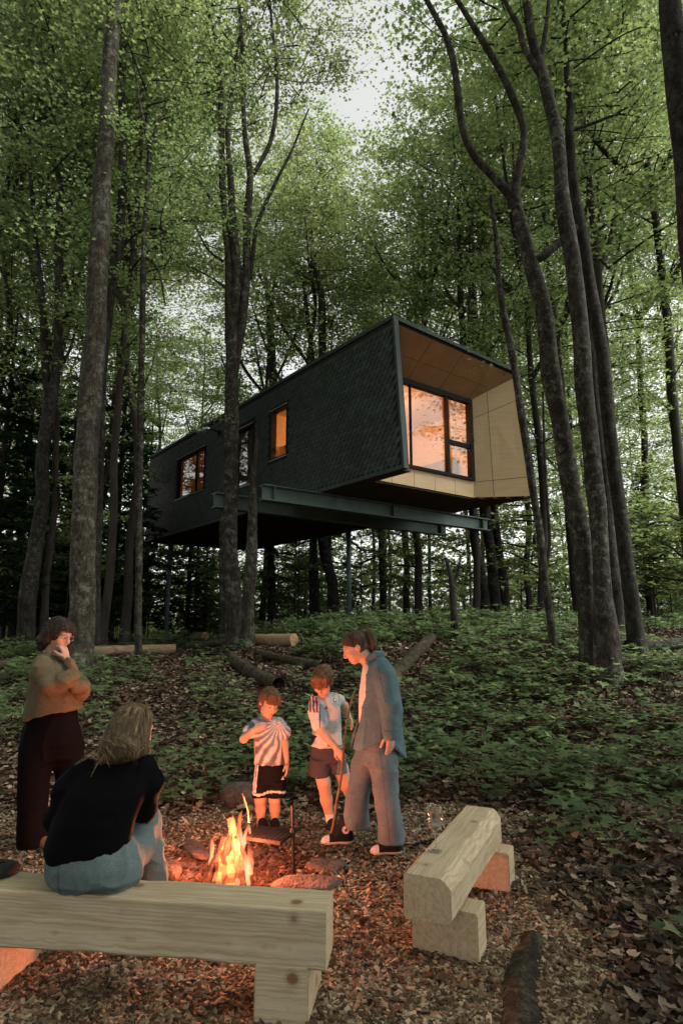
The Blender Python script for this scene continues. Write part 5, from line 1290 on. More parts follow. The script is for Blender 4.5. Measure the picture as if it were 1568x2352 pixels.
# ================================================================== small boy in the tie-dye shirt
def small_boy():
    YR = 1000; Y = 5.17; J = lambda x, y, dy=0: Z3(x, y, Y+dy); u = .00106
    org = J(300, 1625); org[2] = gz(org[0], org[1])
    p = empty('person', org); tag(p, 'small boy in tie-dye shirt and black shorts standing behind the fire', 'person')
    h = .007
    hd = Head(J(302, 678, -.01), (.50, -.80, -.38), (.05, .25, 1), .222)
    # body
    S = Sdf(*bounds([J(60, 560), J(480, 1660), J(200, 800, -.25), J(200, 800, .2)], .05), .006)
    hd.build(S, J(292, 815, .02), .043)
    S.loft([(J(0, 1140)[2], J(305, 0)[0], Y+.02, .095, .065, 0), (J(0, 830)[2], J(292, 0)[0], Y+.02, .10, .06, 0)], .03)
    rs, re, rw = J(190, 845, 0), J(110, 955, -.06), J(186, 890, -.15)
    S.chain([rs, re, rw], [.036, .030, .022], .02); hand(S, rw, J(240, 868, -.13)-rw, (.2, .9, -.3), .80, .5, 1)
    ls, le, lw_ = J(400, 850, 0), J(425, 1000, .01), J(440, 1120, -.03)
    S.chain([ls, le, lw_], [.036, .029, .021], .02); hand(S, lw_, J(444, 1190, -.04)-lw_, (-1, .1, 0), .80, .45, -1)
    for (k0, kn, an, sgn) in ((J(240, 1330, .0), J(236, 1420, -.01), J(242, 1600, .02), -1), (J(348, 1330, 0), J(346, 1420, -.01), J(350, 1595, .02), 1)):
        S.chain([k0, kn, lerp(kn, an, .4)+np.array([0, .012, 0]), an], [.058, .042, .040, .027], .025)
        S.chain([an, an+np.array([0, -.03, -.04])], [.028, .026], .02)
    finish(S, 'body', M['skin'], p, org, skin_paint(hd), rl=1)
    # tie-dye shirt
    S = Sdf(*bounds([J(90, 760), J(460, 1160), J(200, 800, -.2), J(200, 800, .2)], .04), h)
    zt = lambda y: J(0, y)[2]; xc = lambda x, dy=0, y=YR: J(x, y, dy)[0]
    S.loft([(zt(1150), xc(305, 0, 1150), Y+.02, .122, .092, 0), (zt(1050), xc(303, 0, 1050), Y+.015, .118, .09, 0), (zt(930), xc(300, 0, 930), Y+.015, .115, .085, 0), (zt(850), xc(295, 0, 850), Y+.02, .112, .075, 0), (zt(805), xc(292, 0, 805), Y+.02, .075, .055, 0), (zt(790), xc(292, 0, 790), Y+.02, .05, .045, 0)], .02)
    S.chain([J(215, 838, .01), J(160, 895, -.03)], [.05, .056], .03); S.chain([J(375, 835, .01), J(420, 905, .01)], [.05, .053], .03)
    S.ell(J(294, 785, .0), (.045, .05, .02), None, .01, 'sub')
    cen = J(375, 830, -.06)
    def tie(V):
        d = V-cen; a = np.arctan2(d[:, 2], d[:, 0])+.6*np.linalg.norm(d[:, [0, 2]], axis=1); r = np.linalg.norm(d[:, [0, 2]], axis=1)
        s_ = np.sin(a*23+2.4*noise(V, 14, 4)+r*9)+.7*noise(V, 34, 5)
        t = np.clip(s_*.9+.38, 0, 1)[:, None]
        blue = np.array((.13, .23, .31)); br = np.array((.13, .13, .15)); wh = np.array((.52, .53, .52))
        dark = blue*(np.clip(1.5-r*6, 0, 1))[:, None]+br*(1-np.clip(1.5-r*6, 0, 1))[:, None]
        return dark*(1-t)+wh*t
    sh, SV, SQ = finish(S, 'tie_dye_shirt', M['cloth'], p, org, tie, .006, 13, seed=2)
    # shorts
    S = Sdf(*bounds([J(165, 1110), J(450, 1410), J(300, 1200, -.2), J(300, 1200, .2)], .03), h)
    S.loft([(zt(1290), xc(303, 0, 1290), Y+.01, .128, .095, 0), (zt(1200), xc(303, 0, 1200), Y+.01, .122, .09, 0), (zt(1130), xc(305, 0, 1130), Y+.015, .112, .082, 0)], .015)
    for x0, x1 in ((238, 243), (366, 366)): S.loft([(zt(1395), xc(x0, 0, 1395), Y, .070, .078, 0), (zt(1270), xc(x1, 0, 1270), Y, .070, .085, 0)], .02)
    def trunks(V):
        c = np.tile(np.array((.010, .009, .010)), (len(V), 1)); x = (V[:, 0]-xc(0))/u; z = V[:, 2]
        st_ = ((np.abs(x-(207-.04*(J(0, 1130)[2]-z)/u)) < 6) | (np.abs(x-(226-.06*(J(0, 1130)[2]-z)/u)) < 6)) & (z > zt(1345)) & (V[:, 1] < Y)
        band = np.abs(z-zt(1352)-.012*np.sin((x-300)/40)) < .0085
        c[st_ | band] = (.62, .60, .56); return c
    so_, TV, TQ = finish(S, 'shorts', M['cloth'], p, org, trunks, .007, 11, seed=5)
    M['print_white'] = flat('white_print', (.62, .60, .57)); M['print_red'] = flat('dark_red_print', (.20, .025, .035)); M['print_black'] = flat('black_print', (.02, .02, .022))
    badge(so_, org, TV, TQ, *(526.7+.29994*409, 1410.9+.29994*1262), .017, M['print_white'], '')
    # shoes
    for x, tx in ((250, 262), (350, 350)):
        hp = J(x-4, 1600, .06); tp = J(tx, 1610, -.15); one_shoe(p, org, hp, tp, .036, org[2], .018, (.25, .24, .22), (.012, .011, .011))
    # hair
    S = Sdf(hd.c-.16, hd.c+.16, .005); hd.hair_field(S, .013, .034, -.035, -.09, .035)
    for a in np.linspace(-1, 1, 7): S.cap(hd.at(a*.05, .062, .085), hd.at(a*.058+.012, .098-.022*abs(a), .030+.006*math.sin(a*9)), .017*hd.s, .008*hd.s, .012)
    finish(S, 'hair', M['hair'], p, org, lambda V: np.array((.105, .055, .030))*(1+.35*noise(V, 40, 3))[:, None], after=hair_after(hd, .005))
    return p

# ================================================================== taller boy in the football shirt
def tall_boy():
    YR = 850; Y = 5.10; J = lambda x, y, dy=0: Z3(x, y, Y+dy); u = .00102
    org = J(790, 1690); org[2] = gz(org[0], org[1])
    p = empty('person', org); tag(p, 'taller boy in white football shirt and grey shorts holding a stick', 'person')
    hd = Head(J(716, 512, -.05), (-.22, -.72, -.62), (-.05, -.45, 1), .222)
    zt = lambda y: J(0, y)[2]; xc = lambda x, dy=0, y=YR: J(x, y, dy)[0]
    S = Sdf(*bounds([J(580, 390), J(1090, 1700), J(700, 800, -.3), J(900, 1600, .3)], .04), .006)
    hd.build(S, J(722, 640, .03), .044)
    S.loft([(zt(1010), xc(745, 0, 1010), Y+.04, .10, .07, -.2), (zt(660), xc(728, 0, 660), Y+.04, .11, .06, -.2)], .03)
    rs, re, rw = J(655, 680, -.02), J(688, 872, -.10), J(815, 1022, -.20)
    S.chain([rs, re, lerp(re, rw, .4), rw], [.042, .034, .031, .022], .02); hand(S, rw, J(858, 1085, -.22)-rw, (.5, .5, -.45), .86, 1.15, -1)
    ls, le, lw_ = J(812, 640, .06), J(880, 700, .13), J(908, 762, .12)
    S.chain([ls, le, lw_], [.040, .031, .022], .02); hand(S, lw_, J(925, 800, .11)-lw_, (0, -.2, -1), .86, .5, 1)
    S.chain([J(700, 1180, .0), J(722, 1290, -.03), J(742, 1420, .015), J(770, 1570, .03)], [.066, .050, .045, .030], .025)
    S.chain([J(770, 1570, .03), J(788, 1640, -.01)], [.031, .030], .02)
    S.chain([J(850, 1180, .06), J(890, 1300, .07), J(960, 1440, .16), J(1030, 1590, .24)], [.066, .050, .045, .030], .025)
    def paint(V):
        c = skin_paint(hd)(V); x = (V[:, 0]-xc(0))/u
        sock = ((V[:, 2] < zt(1535)) | ((x > 900) & (V[:, 2] < zt(1560)))) & (V[:, 2] < zt(1500)); c[sock] = (.62, .60, .57); return c
    finish(S, 'body', M['skin'], p, org, paint)
    # shirt
    S = Sdf(*bounds([J(580, 590), J(880, 1040), J(700, 800, -.25), J(700, 800, .2)], .04), .007); yw = -.25
    S.loft([(zt(1018), xc(742, 0, 1018), Y+.03, .128, .092, yw), (zt(900), xc(742, 0, 900), Y+.03, .118, .088, yw), (zt(780), xc(740, 0, 780), Y+.03, .118, .085, yw), (zt(690), xc(732, 0, 690), Y+.035, .122, .075, yw), (zt(640), xc(725, 0, 640), Y+.04, .085, .06, yw), (zt(618), xc(722, 0, 618), Y+.045, .055, .05, yw)], .02)
    S.chain([J(660, 660, -.0), J(662, 740, -.05), J(684, 840, -.085)], [.050, .056, .058], .03); S.chain([J(795, 640, .05), J(838, 655, .09)], [.045, .048], .03)
    S.ell(J(712, 612, .0), (.05, .05, .022), None, .01, 'sub')
    red = np.array((.17, .02, .03)); wh = np.array((.52, .53, .52)); bl = np.array((.20, .32, .38)); bk = np.array((.015, .016, .02))
    def jersey(V):
        x = (V[:, 0]-xc(0))/u; z = (zt(0)-V[:, 2])/u
        n = noise(V*np.array([1, 1, .8]), 11, 6)+.5*noise(V, 24, 7); sleeve = (x < 690+.02*z) & (z < 870)
        t = np.clip((n+.05)*2.2, 0, 1)[:, None]*(~sleeve)[:, None]
        c = wh*(1-t)+bl*t
        for i in range(3):
            xs = 628+26*i+.10*(z-620); c[(np.abs(x-xs) < 7.5) & (z > 628+6*i) & (z < 748)] = red
        c[(np.hypot(x-705, (z-612)) < 52) & (z < 634) & (z > 560)] = bk           # dark collar
        c[(np.abs(x-(612+.12*(z-680))) < 6) & (z < 740)] = bk
        c[(x < 690-.55*(z-930)) & (x > 628) & (z > 930) & (z < 1012)] = bk          # dark side vent
        c[(x > 770) & (np.abs(z-1000-.06*(x-760)) < 6)] = bl*.7
        c[(np.abs(x-698-.02*z) < 3) & (z > 690) & (z < 860)] = bk
        return c
    sh, SV, SQ = finish(S, 'football_shirt', M['cloth'], p, org, jersey, .007, 12, seed=8)
    P2 = lambda x, y: (526.7+.29994*x, 1410.9+.29994*y)
    badge(sh, org, SV, SQ, *P2(740, 716), .015, M['print_red'], '', name='chest_bar')
    q, n = surf(SV, SQ, *P2(808, 655)); r = unit(np.cross([0, 0, 1], n)); w_ = np.cross(n, r)
    for (rad, lift, mt) in ((.017, .003, M['print_black']), (.012, .0045, M['print_white'])):
        ring_ = [q+n*lift+r*rad*.8*math.cos(a)+w_*rad*math.sin(a)*(1.0 if math.sin(a) > 0 else 1.25) for a in np.arange(14)/14*6.2832]
        me = MB().add([c-org for c in ring_]+[c-org-n*.003 for c in ring_], [tuple(range(14))]+[(i, (i+1) % 14, 14+(i+1) % 14, 14+i) for i in range(14)]); me.build('crest', mt, sh)
    # shorts
    S = Sdf(*bounds([J(580, 990), J(930, 1260), J(700, 1100, -.2), J(800, 1100, .25)], .03), .007)
    S.loft([(zt(1130), xc(750, 0, 1130), Y+.035, .140, .10, yw), (zt(1005), xc(742, 0, 1005), Y+.035, .120, .085, yw)], .02)
    S.loft([(zt(1238), xc(690, 0, 1238), Y-.0, .086, .09, 0), (zt(1110), xc(700, 0, 1110), Y+.02, .082, .088, 0)], .025); S.loft([(zt(1225), xc(838, 0, 1225), Y+.06, .080, .09, 0), (zt(1110), xc(818, 0, 1110), Y+.05, .078, .088, 0)], .025)
    def gs(V):
        x = (V[:, 0]-xc(0))/u; z = (zt(0)-V[:, 2])/u
        c = np.tile(np.array((.062, .052, .058)), (len(V), 1)); c[(x > 862-.1*(z-1000))] = (.10, .14, .16); return c*(1+.1*noise(V, 20, 2))[:, None]
    finish(S, 'shorts', M['cloth'], p, org, gs, .008, 11, seed=11)
    for hp, tp in ((J(775, 1590, .09), J(797, 1650, -.10)), (J(1010, 1600, .30), J(1085, 1640, .17))):
        one_shoe(p, org, hp, tp, .040, gz(hp[0], hp[1]), .022, (.40, .38, .36), (.02, .018, .018))
    S = Sdf(hd.c-.17, hd.c+.17, .005); hd.hair_field(S, .016, .026, -.05, -.095, .03)
    for a in np.linspace(-1, 1, 9): S.cap(hd.at(a*.052, .060, .090), hd.at(a*.064+.01, .106-.03*abs(a), .012+.012*math.sin(a*7)), .020*hd.s, .008*hd.s, .014)
    finish(S, 'hair', M['hair'], p, org, lambda V: np.array((.115, .065, .036))*(1+.35*noise(V, 40, 3))[:, None], after=hair_after(hd, .006, seed=4))
    # the stick he holds is a thing of its own
    pts = [J(962, 575, .02), J(925, 690, -.03), J(893, 870, -.13), J(872, 1065, -.225), J(850, 1280, -.25), J(822, 1420, -.27), J(800, 1590, -.30), J(775, 1690, -.33), J(742, 1788, -.36)]
    pts[-1][2] = max(pts[-1][2], gz(pts[-1][0], pts[-1][1])+.01); so = pts[-1].copy()
    st = empty('poking_stick', so); tag(st, 'long crooked stick in the hand of the taller boy', 'stick')
    Q_ = spline(np.array(pts), 4)-so; m = MB(); L = len(Q_)
    m.tube(Q_[:int(L*.90)], np.linspace(.008, .012, int(L*.90)), 7); m.build('bare_stick', simple('barked_stick', [(.3, (.10, .06, .035)), (.7, (.22, .15, .09))], 20, .9, .5), st, True)
    MB().tube(Q_[int(L*.90)-1:], [.013]*(L-int(L*.90)+1), 7).build('charred_tip', M['char'], st, True)
    return p

# ================================================================== woman in the denim shirt
def denim_woman():
    YR = 900; Y = 4.68; J = lambda x, y, dy=0: Z3(x, y, Y+dy); u = .00095
    org = J(1100, 1810); org[2] = gz(org[0], org[1])
    p = empty('person', org); tag(p, 'woman in open denim shirt and jeans with ponytail looking down', 'person')
    zt = lambda y: J(0, y)[2]; xc = lambda x, dy=0, y=YR: J(x, y, dy)[0]
    hd = Head(J(966, 250, .0), (-.86, -.10, -.50), (-.48, 0, .88), .225)
    S = Sdf(*bounds([J(840, 110), J(1360, 1120), J(900, 700, -.32), J(900, 700, .25)], .03), .006)
    hd.build(S, J(1085, 400, .0), .047)
    S.loft([(zt(1000), xc(1140, 0, 1000), Y, .09, .13, 0), (zt(420), xc(1130, 0, 420), Y, .08, .15, 0)], .03)
    sh_, el, wr_ = J(1175, 430, -.17), J(1228, 690, -.22), J(1228, 905, -.24)
    S.chain([sh_, el, wr_], [.045, .038, .025], .02); hand(S, wr_, J(1232, 1000, -.245)-wr_, (-.55, .8, 0), 1.0, .42, -1)
    finish(S, 'body', M['skin'], p, org, skin_paint(hd))
    # white top
    S = Sdf(*bounds([J(960, 330), J(1250, 1020), J(1000, 700, -.2), J(1000, 700, .2)], .02), .008)
    S.loft([(zt(1000), xc(1105, 0, 1000), Y, .105, .13, 0), (zt(800), xc(1100, 0, 800), Y, .105, .13, 0), (zt(600), xc(1112, 0, 600), Y, .118, .14, 0), (zt(440), xc(1112, 0, 440), Y, .095, .13, 0), (zt(370), xc(1085, 0, 370), Y, .06, .07, 0)], .02)
    finish(S, 'white_top', M['cloth'], p, org, (.60, .55, .48), .003, 10)
    # denim shirt: a hollow loose shell, open down the front
    S = Sdf(*bounds([J(860, 280), J(1350, 1110), J(1000, 700, -.32), J(1000, 700, .32)], .04), .007)
    S.loft([(zt(1110), xc(1135, 0, 1110), Y, .205, .205, 0), (zt(1000), xc(1130, 0, 1000), Y, .195, .20, 0), (zt(820), xc(1148, 0, 820), Y, .170, .195, 0), (zt(640), xc(1160, 0, 640), Y, .150, .195, 0), (zt(480), xc(1155, 0, 480), Y, .125, .195, 0), (zt(400), xc(1140, 0, 400), Y, .095, .16, 0), (zt(340), xc(1120, 0, 340), Y, .065, .085, 0), (zt(300), xc(1112, 0, 300), Y, .058, .070, 0)], .02)
    S.chain([J(1165, 410, -.14), J(1185, 470, -.175), J(1232, 690, -.215), J(1232, 870, -.232)], [.066, .074, .063, .052], .025)
    S.chain([J(1165, 410, .14), J(1175, 470, .175), J(1165, 690, .215), J(1060, 830, .22)], [.066, .074, .063, .052], .025)
    # hem dips at the back and rises at the side; open front with the top showing
    sl, X, Yg, Zg = S.sub_(S.lo, S.lo+S.h*S.n)
    xl = (X-xc(0))/u; hem = zt(1005)+.0*xl
    hemz = np.interp(xl.ravel(), [860, 940, 1010, 1090, 1180, 1260, 1340], [zt(1012), zt(1022), zt(1012), zt(970), zt(928), zt(985), zt(1085)])[:, None, None]
    hemz = hemz+.0*(Yg)
    arm = (np.abs(Yg-(Y-.225)) < .055) & (xl > 1160)
    S.d = np.where(arm & (Zg > zt(912)), S.d, np.maximum(S.d, (hemz-Zg).astype(np.float32)))
    S.plane((0, 0, -1), (0, 0, zt(1095)))
    inn = Sdf(S.lo, S.lo+.01, S.h); inn.n = S.n; inn.d = np.full(S.n, 9.0, dtype=np.float32)   # hollow it
    inn.loft([(zt(1160), xc(1135, 0, 1160), Y, .185, .185, 0), (zt(1000), xc(1130, 0, 1000), Y, .178, .183, 0), (zt(820), xc(1148, 0, 820), Y, .153, .178, 0), (zt(640), xc(1160, 0, 640), Y, .133, .178, 0), (zt(480), xc(1150, 0, 480), Y, .108, .17, 0), (zt(400), xc(1135, 0, 400), Y, .078, .12, 0), (zt(340), xc(1110, 0, 340), Y, .055, .07, 0), (zt(280), xc(1085, 0, 280), Y, .06, .07, 0)], .01)
    S.d = np.maximum(S.d, -inn.d)
    zz = [zt(1200), zt(1000), zt(800), zt(640), zt(480), zt(400), zt(330), zt(250)]
    half = np.interp(Zg.ravel(), zz, [.03, .045, .06, .075, .075, .065, .055, .05])[None, None, :]
    front = np.maximum(np.abs(Yg-(Y-.02))-half, X-xc(1060)); S.d = np.maximum(S.d, -front.astype(np.float32))
    # collar and cuff
    S.cap(J(1055, 352, -.070), J(1120, 305, -.085), .014, .018, .012); S.cap(J(1120, 305, -.085), J(1165, 300, -.03), .018, .016, .012); S.cap(J(1165, 300, -.03), J(1165, 302, .05), .016, .016, .012); S.cap(J(1055, 352, -.070), J(1065, 385, -.085), .012, .010, .01)
    S.cap(J(1232, 860, -.232), J(1230, 905, -.236), .050, .049, .006)
    den = np.array((.088, .145, .165))
    def dcol(V):
        x = (V[:, 0]-xc(0))/u; z = (zt(0)-V[:, 2])/u
        c = den*(1+.16*noise(V, 9, 3)+.10*noise(V, 40, 4))[:, None]
        seam = (np.abs(z-838) < 4) & (x > 1170) | (np.abs(x-(1140+.18*(z-400))) < 3) & (z > 380) & (z < 640) & (V[:, 1] < Y-.1)
        c[seam] *= .62; return c
    finish(S, 'denim_shirt', M['cloth'], p, org, dcol, .012, 9, (1, 1, .6), 4)
    # jeans: two wide legs
    S = Sdf(*bounds([J(840, 900), J(1350, 1740), J(1000, 1300, -.25), J(1000, 1300, .25)], .03), .007)
    S.loft([(zt(1130), xc(1140, 0, 1130), Y, .150, .165, 0), (zt(1000), xc(1150, 0, 1000), Y, .130, .16, 0), (zt(900), xc(1150, 0, 900), Y, .11, .14, 0)], .02)
    S.loft([(zt(1655), xc(968, 0, 1655), Y+.075, .098, .088, 0), (zt(1500), xc(975, 0, 1500), Y+.075, .085, .085, 0), (zt(1330), xc(995, 0, 1330), Y+.065, .085, .088, 0), (zt(1180), xc(1035, 0, 1180), Y+.06, .098, .10, 0), (zt(1040), xc(1095, 0, 1040), Y+.06, .115, .105, 0)], .03)
    S.loft([(zt(1715), xc(1238, 0, 1715), Y-.075, .090, .085, 0), (zt(1550), xc(1222, 0, 1550), Y-.075, .085, .083, 0), (zt(1380), xc(1195, 0, 1380), Y-.08, .086, .085, 0), (zt(1200), xc(1180, 0, 1200), Y-.075, .096, .098, 0), (zt(1040), xc(1165, 0, 1040), Y-.06, .110, .105, 0)], .03)
    jn = np.array((.125, .160, .175))
    def jcol(V):
        x = (V[:, 0]-xc(0))/u; z = (zt(0)-V[:, 2])/u
        c = jn*(1+.12*noise(V, 7, 8)+.08*noise(V, 40, 4))[:, None]
        near = V[:, 1] < Y-.005
        sm = near & (np.abs(x-(1150+.10*(z-1000)+.0*z)) < 4) | (~near) & (np.abs(x-(1080-.20*(z-1000))) < 4); c[sm] *= .68
        hem = near & (z > 1694) | (~near) & (z > 1636); c[hem] *= 1.25; return c
    finish(S, 'jeans', M['cloth'], p, org, jcol, .011, 9, (.8, .8, 1.0), 9)
    # high-top canvas shoes
    for (hx, hy, tx, ty, dy, zs) in ((945, 1690, 700, 1770, .075, 0), (1315, 1770, 1075, 1835, -.085, 0)):
        hp, tp = J(hx, hy, dy), J(tx, ty, dy-.03); g0 = max(gz(hp[0], hp[1]), gz(tp[0], tp[1]))+.006; hp[2] = tp[2] = g0+.002
        S = Sdf(*bounds([hp, tp, hp+np.array([0, 0, .17])], .07), .006); d = unit(tp-hp)
        shoe(S, hp, tp, .06, .043); S.cap(hp+d*.05+np.array([0, 0, .05]), hp+d*.05+np.array([0, 0, .145]), .043, .046, .03); S.cap(hp+d*.09+np.array([0, 0, .09]), hp+d*.06+np.array([0, 0, .14]), .035, .036, .03)
        def sc(V):
            c = np.tile(np.array((.014, .014, .016)), (len(V), 1)); q = (tp-V)@d
            c[(V[:, 2] < g0+.030)] = (.58, .54, .48); c[(q < .058) & (V[:, 2] < g0+.075)] = (.58, .54, .48); return c
        so_, SV, SQ = finish(S, 'canvas_shoe', M['leather'], p, org, sc)
        for k in range(5):
            t = hp+d*(.115+.022*k)+np.array([0, 0, .142-.017*k-.004*k*k*.4]); s_ = np.cross(d, [0, 0, 1])
            MB().tube([t-s_*.026+np.array([0, 0, -.014]), t+np.array([0, 0, .003]), t+s_*.026+np.array([0, 0, -.014])], .0038, 5).build('lace', M['print_white'], so_, True)
        if tx == 700:   # round star patch at the ankle
            c0 = np.array([hp[0], hp[1], hp[2]])+d*.052+np.array([0, -.049, .105])
            for (rad, lift, mt, star) in ((.026, 0, M['print_white'], 0), (.022, .0015, M['print_black'], 0), (.0195, .003, M['print_white'], 0), (.017, .0045, M['print_black'], 1)):
                n_ = 10 if star else 20
                pr = [rad*(1 if not star else (1 if i % 2 == 0 else .42)) for i in range(n_)]
                rim = [c0+np.array([pr[i]*math.sin(i/n_*6.2832), -lift, pr[i]*math.cos(i/n_*6.2832)]) for i in range(n_)]
                MB().add([q-org for q in rim]+[q-org+np.array([0, .012, 0]) for q in rim]+[c0+np.array([0, -lift, 0])-org], [(i, (i+1) % n_, 2*n_) for i in range(n_)]+[(i, n_+i, n_+(i+1) % n_, (i+1) % n_) for i in range(n_)]).build('star_patch', mt, so_)
    # hair drawn back into a ponytail
    S = Sdf(hd.c-.2, hd.c+.24, .005); hd.hair_field(S, .007, .052, -.012, -.055, .068, .85)
    tie_ = J(1035, 150, 0)
    S.chain([tie_, J(1068, 150, 0), J(1092, 205, 0), J(1100, 260, 0), J(1098, 312, .0)], [.022, .032, .034, .028, .012], .015)
    for i, dy in enumerate((-.02, .015, .03)): S.chain([J(1060, 160, dy), J(1108, 240, dy*1.2), J(1112, 300+12*i, dy)], [.014, .014, .006], .008)
    finish(S, 'hair', M['hair'], p, org, lambda V: np.array((.055, .034, .022))*(1+.4*noise(V*np.array([1, 1, .3]), 60, 3))[:, None], after=hair_after(hd, .0022, 40, 7))
    return p

# ================================================================== standing man, hand at his chin
def brown_man():
    YR = 900; Y = 4.80; J = lambda x, y, dy=0: ZA(x, y, Y+dy); u = .00094
    org = J(330, 1925); org[2] = gz(org[0], org[1])
    p = empty('person', org); tag(p, 'person with glasses and dark hair in brown overshirt, hand at chin, standing at left', 'person')
    zt = lambda y: J(0, y)[2]; xc = lambda x, dy=0, y=YR: J(x, y, dy)[0]
    hd = Head(J(466, 232, .0), (.93, -.28, -.26), (.22, 0, 1), .232)
    S = Sdf(*bounds([J(330, 90), J(700, 760), J(430, 600, -.3), J(430, 600, .25)], .04), .006)
    hd.build(S, J(400, 430, .02), .055)
    # hand at the chin (far arm) and the near arm crossing below it
    wf = J(535, 425, -.04); S.chain([J(640, 660, -.02), wf], [.035, .027], .02)
    hand(S, wf, J(512, 335, -.05)-wf, (-.55, .1, .25), 1.0, .9, 1, k=.004)
    S.loft([(zt(800), xc(420, 0, 800), Y, .11, .15, 0), (zt(450), xc(400, 0, 450), Y, .09, .15, 0)], .03)
    finish(S, 'body', M['skin'], p, org, skin_paint(hd, np.array((.46, .27, .19))))
    br = np.array((.125, .10, .06))
    S = Sdf(*bounds([J(190, 370), J(720, 950), J(430, 600, -.34), J(430, 600, .32)], .04), .007)
    S.loft([(zt(925), xc(420, 0, 925), Y, .205, .185, 0), (zt(830), xc(428, 0, 830), Y, .198, .182, 0), (zt(700), xc(430, 0, 700), Y, .175, .18, 0), (zt(560), xc(425, 0, 560), Y, .155, .185, 0), (zt(470), xc(410, 0, 470), Y, .125, .18, 0), (zt(415), xc(395, 0, 415), Y, .09, .12, 0), (zt(385), xc(385, 0, 385), Y, .065, .075, 0)], .02)
    S.chain([J(330, 465, -.15), J(340, 540, -.20), J(415, 630, -.22), J(500, 605, -.22), J(575, 560, -.17)], [.070, .076, .072, .062, .05], .025)    # near arm
    S.chain([J(450, 480, .16), J(560, 600, .13), J(640, 690, .02)], [.07, .07, .068], .03)                                                             # far upper arm
    S.chain([J(648, 680, .0), J(612, 590, -.03), J(548, 455, -.04)], [.064, .054, .043], .02)                                                          # far forearm up to the chin
    S.chain([J(600, 640, -.12), J(665, 640, -.06)], [.052, .05], .03)
    S.cap(J(385, 400, -.08), J(450, 450, -.09), .018, .014, .015); S.cap(J(385, 400, -.08), J(335, 385, -.0), .02, .02, .02)
    sl, X, Yg, Zg = S.sub_(S.lo, S.lo+S.h*S.n); xl = (X-xc(0))/u
    hemz = np.interp(xl.ravel(), [190, 240, 330, 450, 560, 680], [zt(932), zt(912), zt(870), zt(842), zt(828), zt(800)])[:, None, None]
    S.d = np.maximum(S.d, (hemz-Zg).astype(np.float32))
    def bc(V):
        x = (V[:, 0]-xc(0))/u; z = (zt(0)-V[:, 2])/u
        return br*(1+.18*noise(V, 10, 3)+.10*noise(V, 40, 4))[:, None]
    finish(S, 'overshirt', M['cloth'], p, org, bc, .013, 10, (1, 1, .9), 3)
    S = Sdf(*bounds([J(180, 800), J(670, 1930), J(430, 1300, -.3), J(430, 1300, .3)], .03), .008)
    S.loft([(zt(1210), xc(415, 0, 1210), Y, .165, .12, 0), (zt(1080), xc(415, 0, 1080), Y, .195, .155, 0), (zt(950), xc(412, 0, 950), Y, .192, .16, 0), (zt(830), xc(425, 0, 830), Y, .165, .15, 0)], .04)
    S.loft([(zt(1905), xc(308, 0, 1905), Y-.07, .108, .10, 0), (zt(1650), xc(295, 0, 1650), Y-.07, .098, .095, 0), (zt(1350), xc(310, 0, 1350), Y-.07, .105, .10, 0), (zt(1100), xc(328, 0, 1100), Y-.06, .12, .115, 0), (zt(980), xc(360, 0, 980), Y-.04, .12, .11, 0)], .06)
    S.loft([(zt(1880), xc(555, 0, 1880), Y+.1, .108, .10, 0), (zt(1650), xc(535, 0, 1650), Y+.1, .095, .095, 0), (zt(1350), xc(520, 0, 1350), Y+.08, .10, .10, 0), (zt(1100), xc(505, 0, 1100), Y+.06, .12, .115, 0), (zt(980), xc(470, 0, 980), Y+.04, .12, .11, 0)], .06)
    finish(S, 'trousers', M['cloth'], p, org, (.0045, .004, .004), .009, 7, (1, 1, .4), 5)
    for (a, b, dy) in ((255, 425, -.07), (500, 680, .10)): one_shoe(p, org, J(a, 1900, dy), J(b, 1915, dy-.04), .045, org[2], .018, (.20, .18, .15), (.085, .055, .035))
    S = Sdf(hd.c-.2, hd.c+.2, .005); hd.hair_field(S, .020, .048, -.035, -.12, .06)
    for i, (f, r) in enumerate(((-.06, .03), (-.075, 0), (-.06, -.03), (-.03, .06), (-.03, -.06), (-.01, -.07))): S.chain([hd.at(r, f, .02), hd.at(r*1.25, f*1.35-.012, -.06), hd.at(r*1.3, f*1.3-.01, -.125+.01*(i % 2))], [.045*hd.s, .042*hd.s, .020], .02)
    S.chain([hd.at(-.05, .06, .085), hd.at(-.066, .075, .04), hd.at(-.076, .045, -.01)], [.022, .016, .008], .015)
    finish(S, 'hair', M['hair'], p, org, lambda V: np.array((.028, .021, .017))*(1+.5*noise(V*np.array([1, 1, .4]), 45, 3))[:, None], after=hair_after(hd, .008, 22, 7, 9))
    # glasses
    g = empty('glasses', hd.c, 0); tag(g, 'thin metal-rimmed glasses worn by the person in the brown overshirt', 'glasses')
    gm_ = flat('thin_metal_rim', (.35, .33, .30), .3, .8)
    for e in (-1, 1):
        ring_ = np.array([hd.at(e*.034+.024*math.cos(a), .108-.006*abs(math.cos(a)), .002+.019*math.sin(a)) for a in np.linspace(0, 6.2832, 19)])-hd.c
        MB().tube(ring_, .0018, 5, False).build('rim', gm_, g, True)
        MB().tube([hd.at(e*.058, .103, .006)-hd.c, hd.at(e*.078, .05, .01)-hd.c, hd.at(e*.08, -.005, .006)-hd.c], .0018, 5).build('temple', gm_, g, True)
        V = ring_[:-1]; MB().add(V, [tuple(range(18))]).build('lens', M['glass'], g)
    MB().tube([hd.at(-.010, .112, .004)-hd.c, hd.at(.010, .112, .004)-hd.c], .0018, 5).build('bridge', gm_, g, True)
    return p

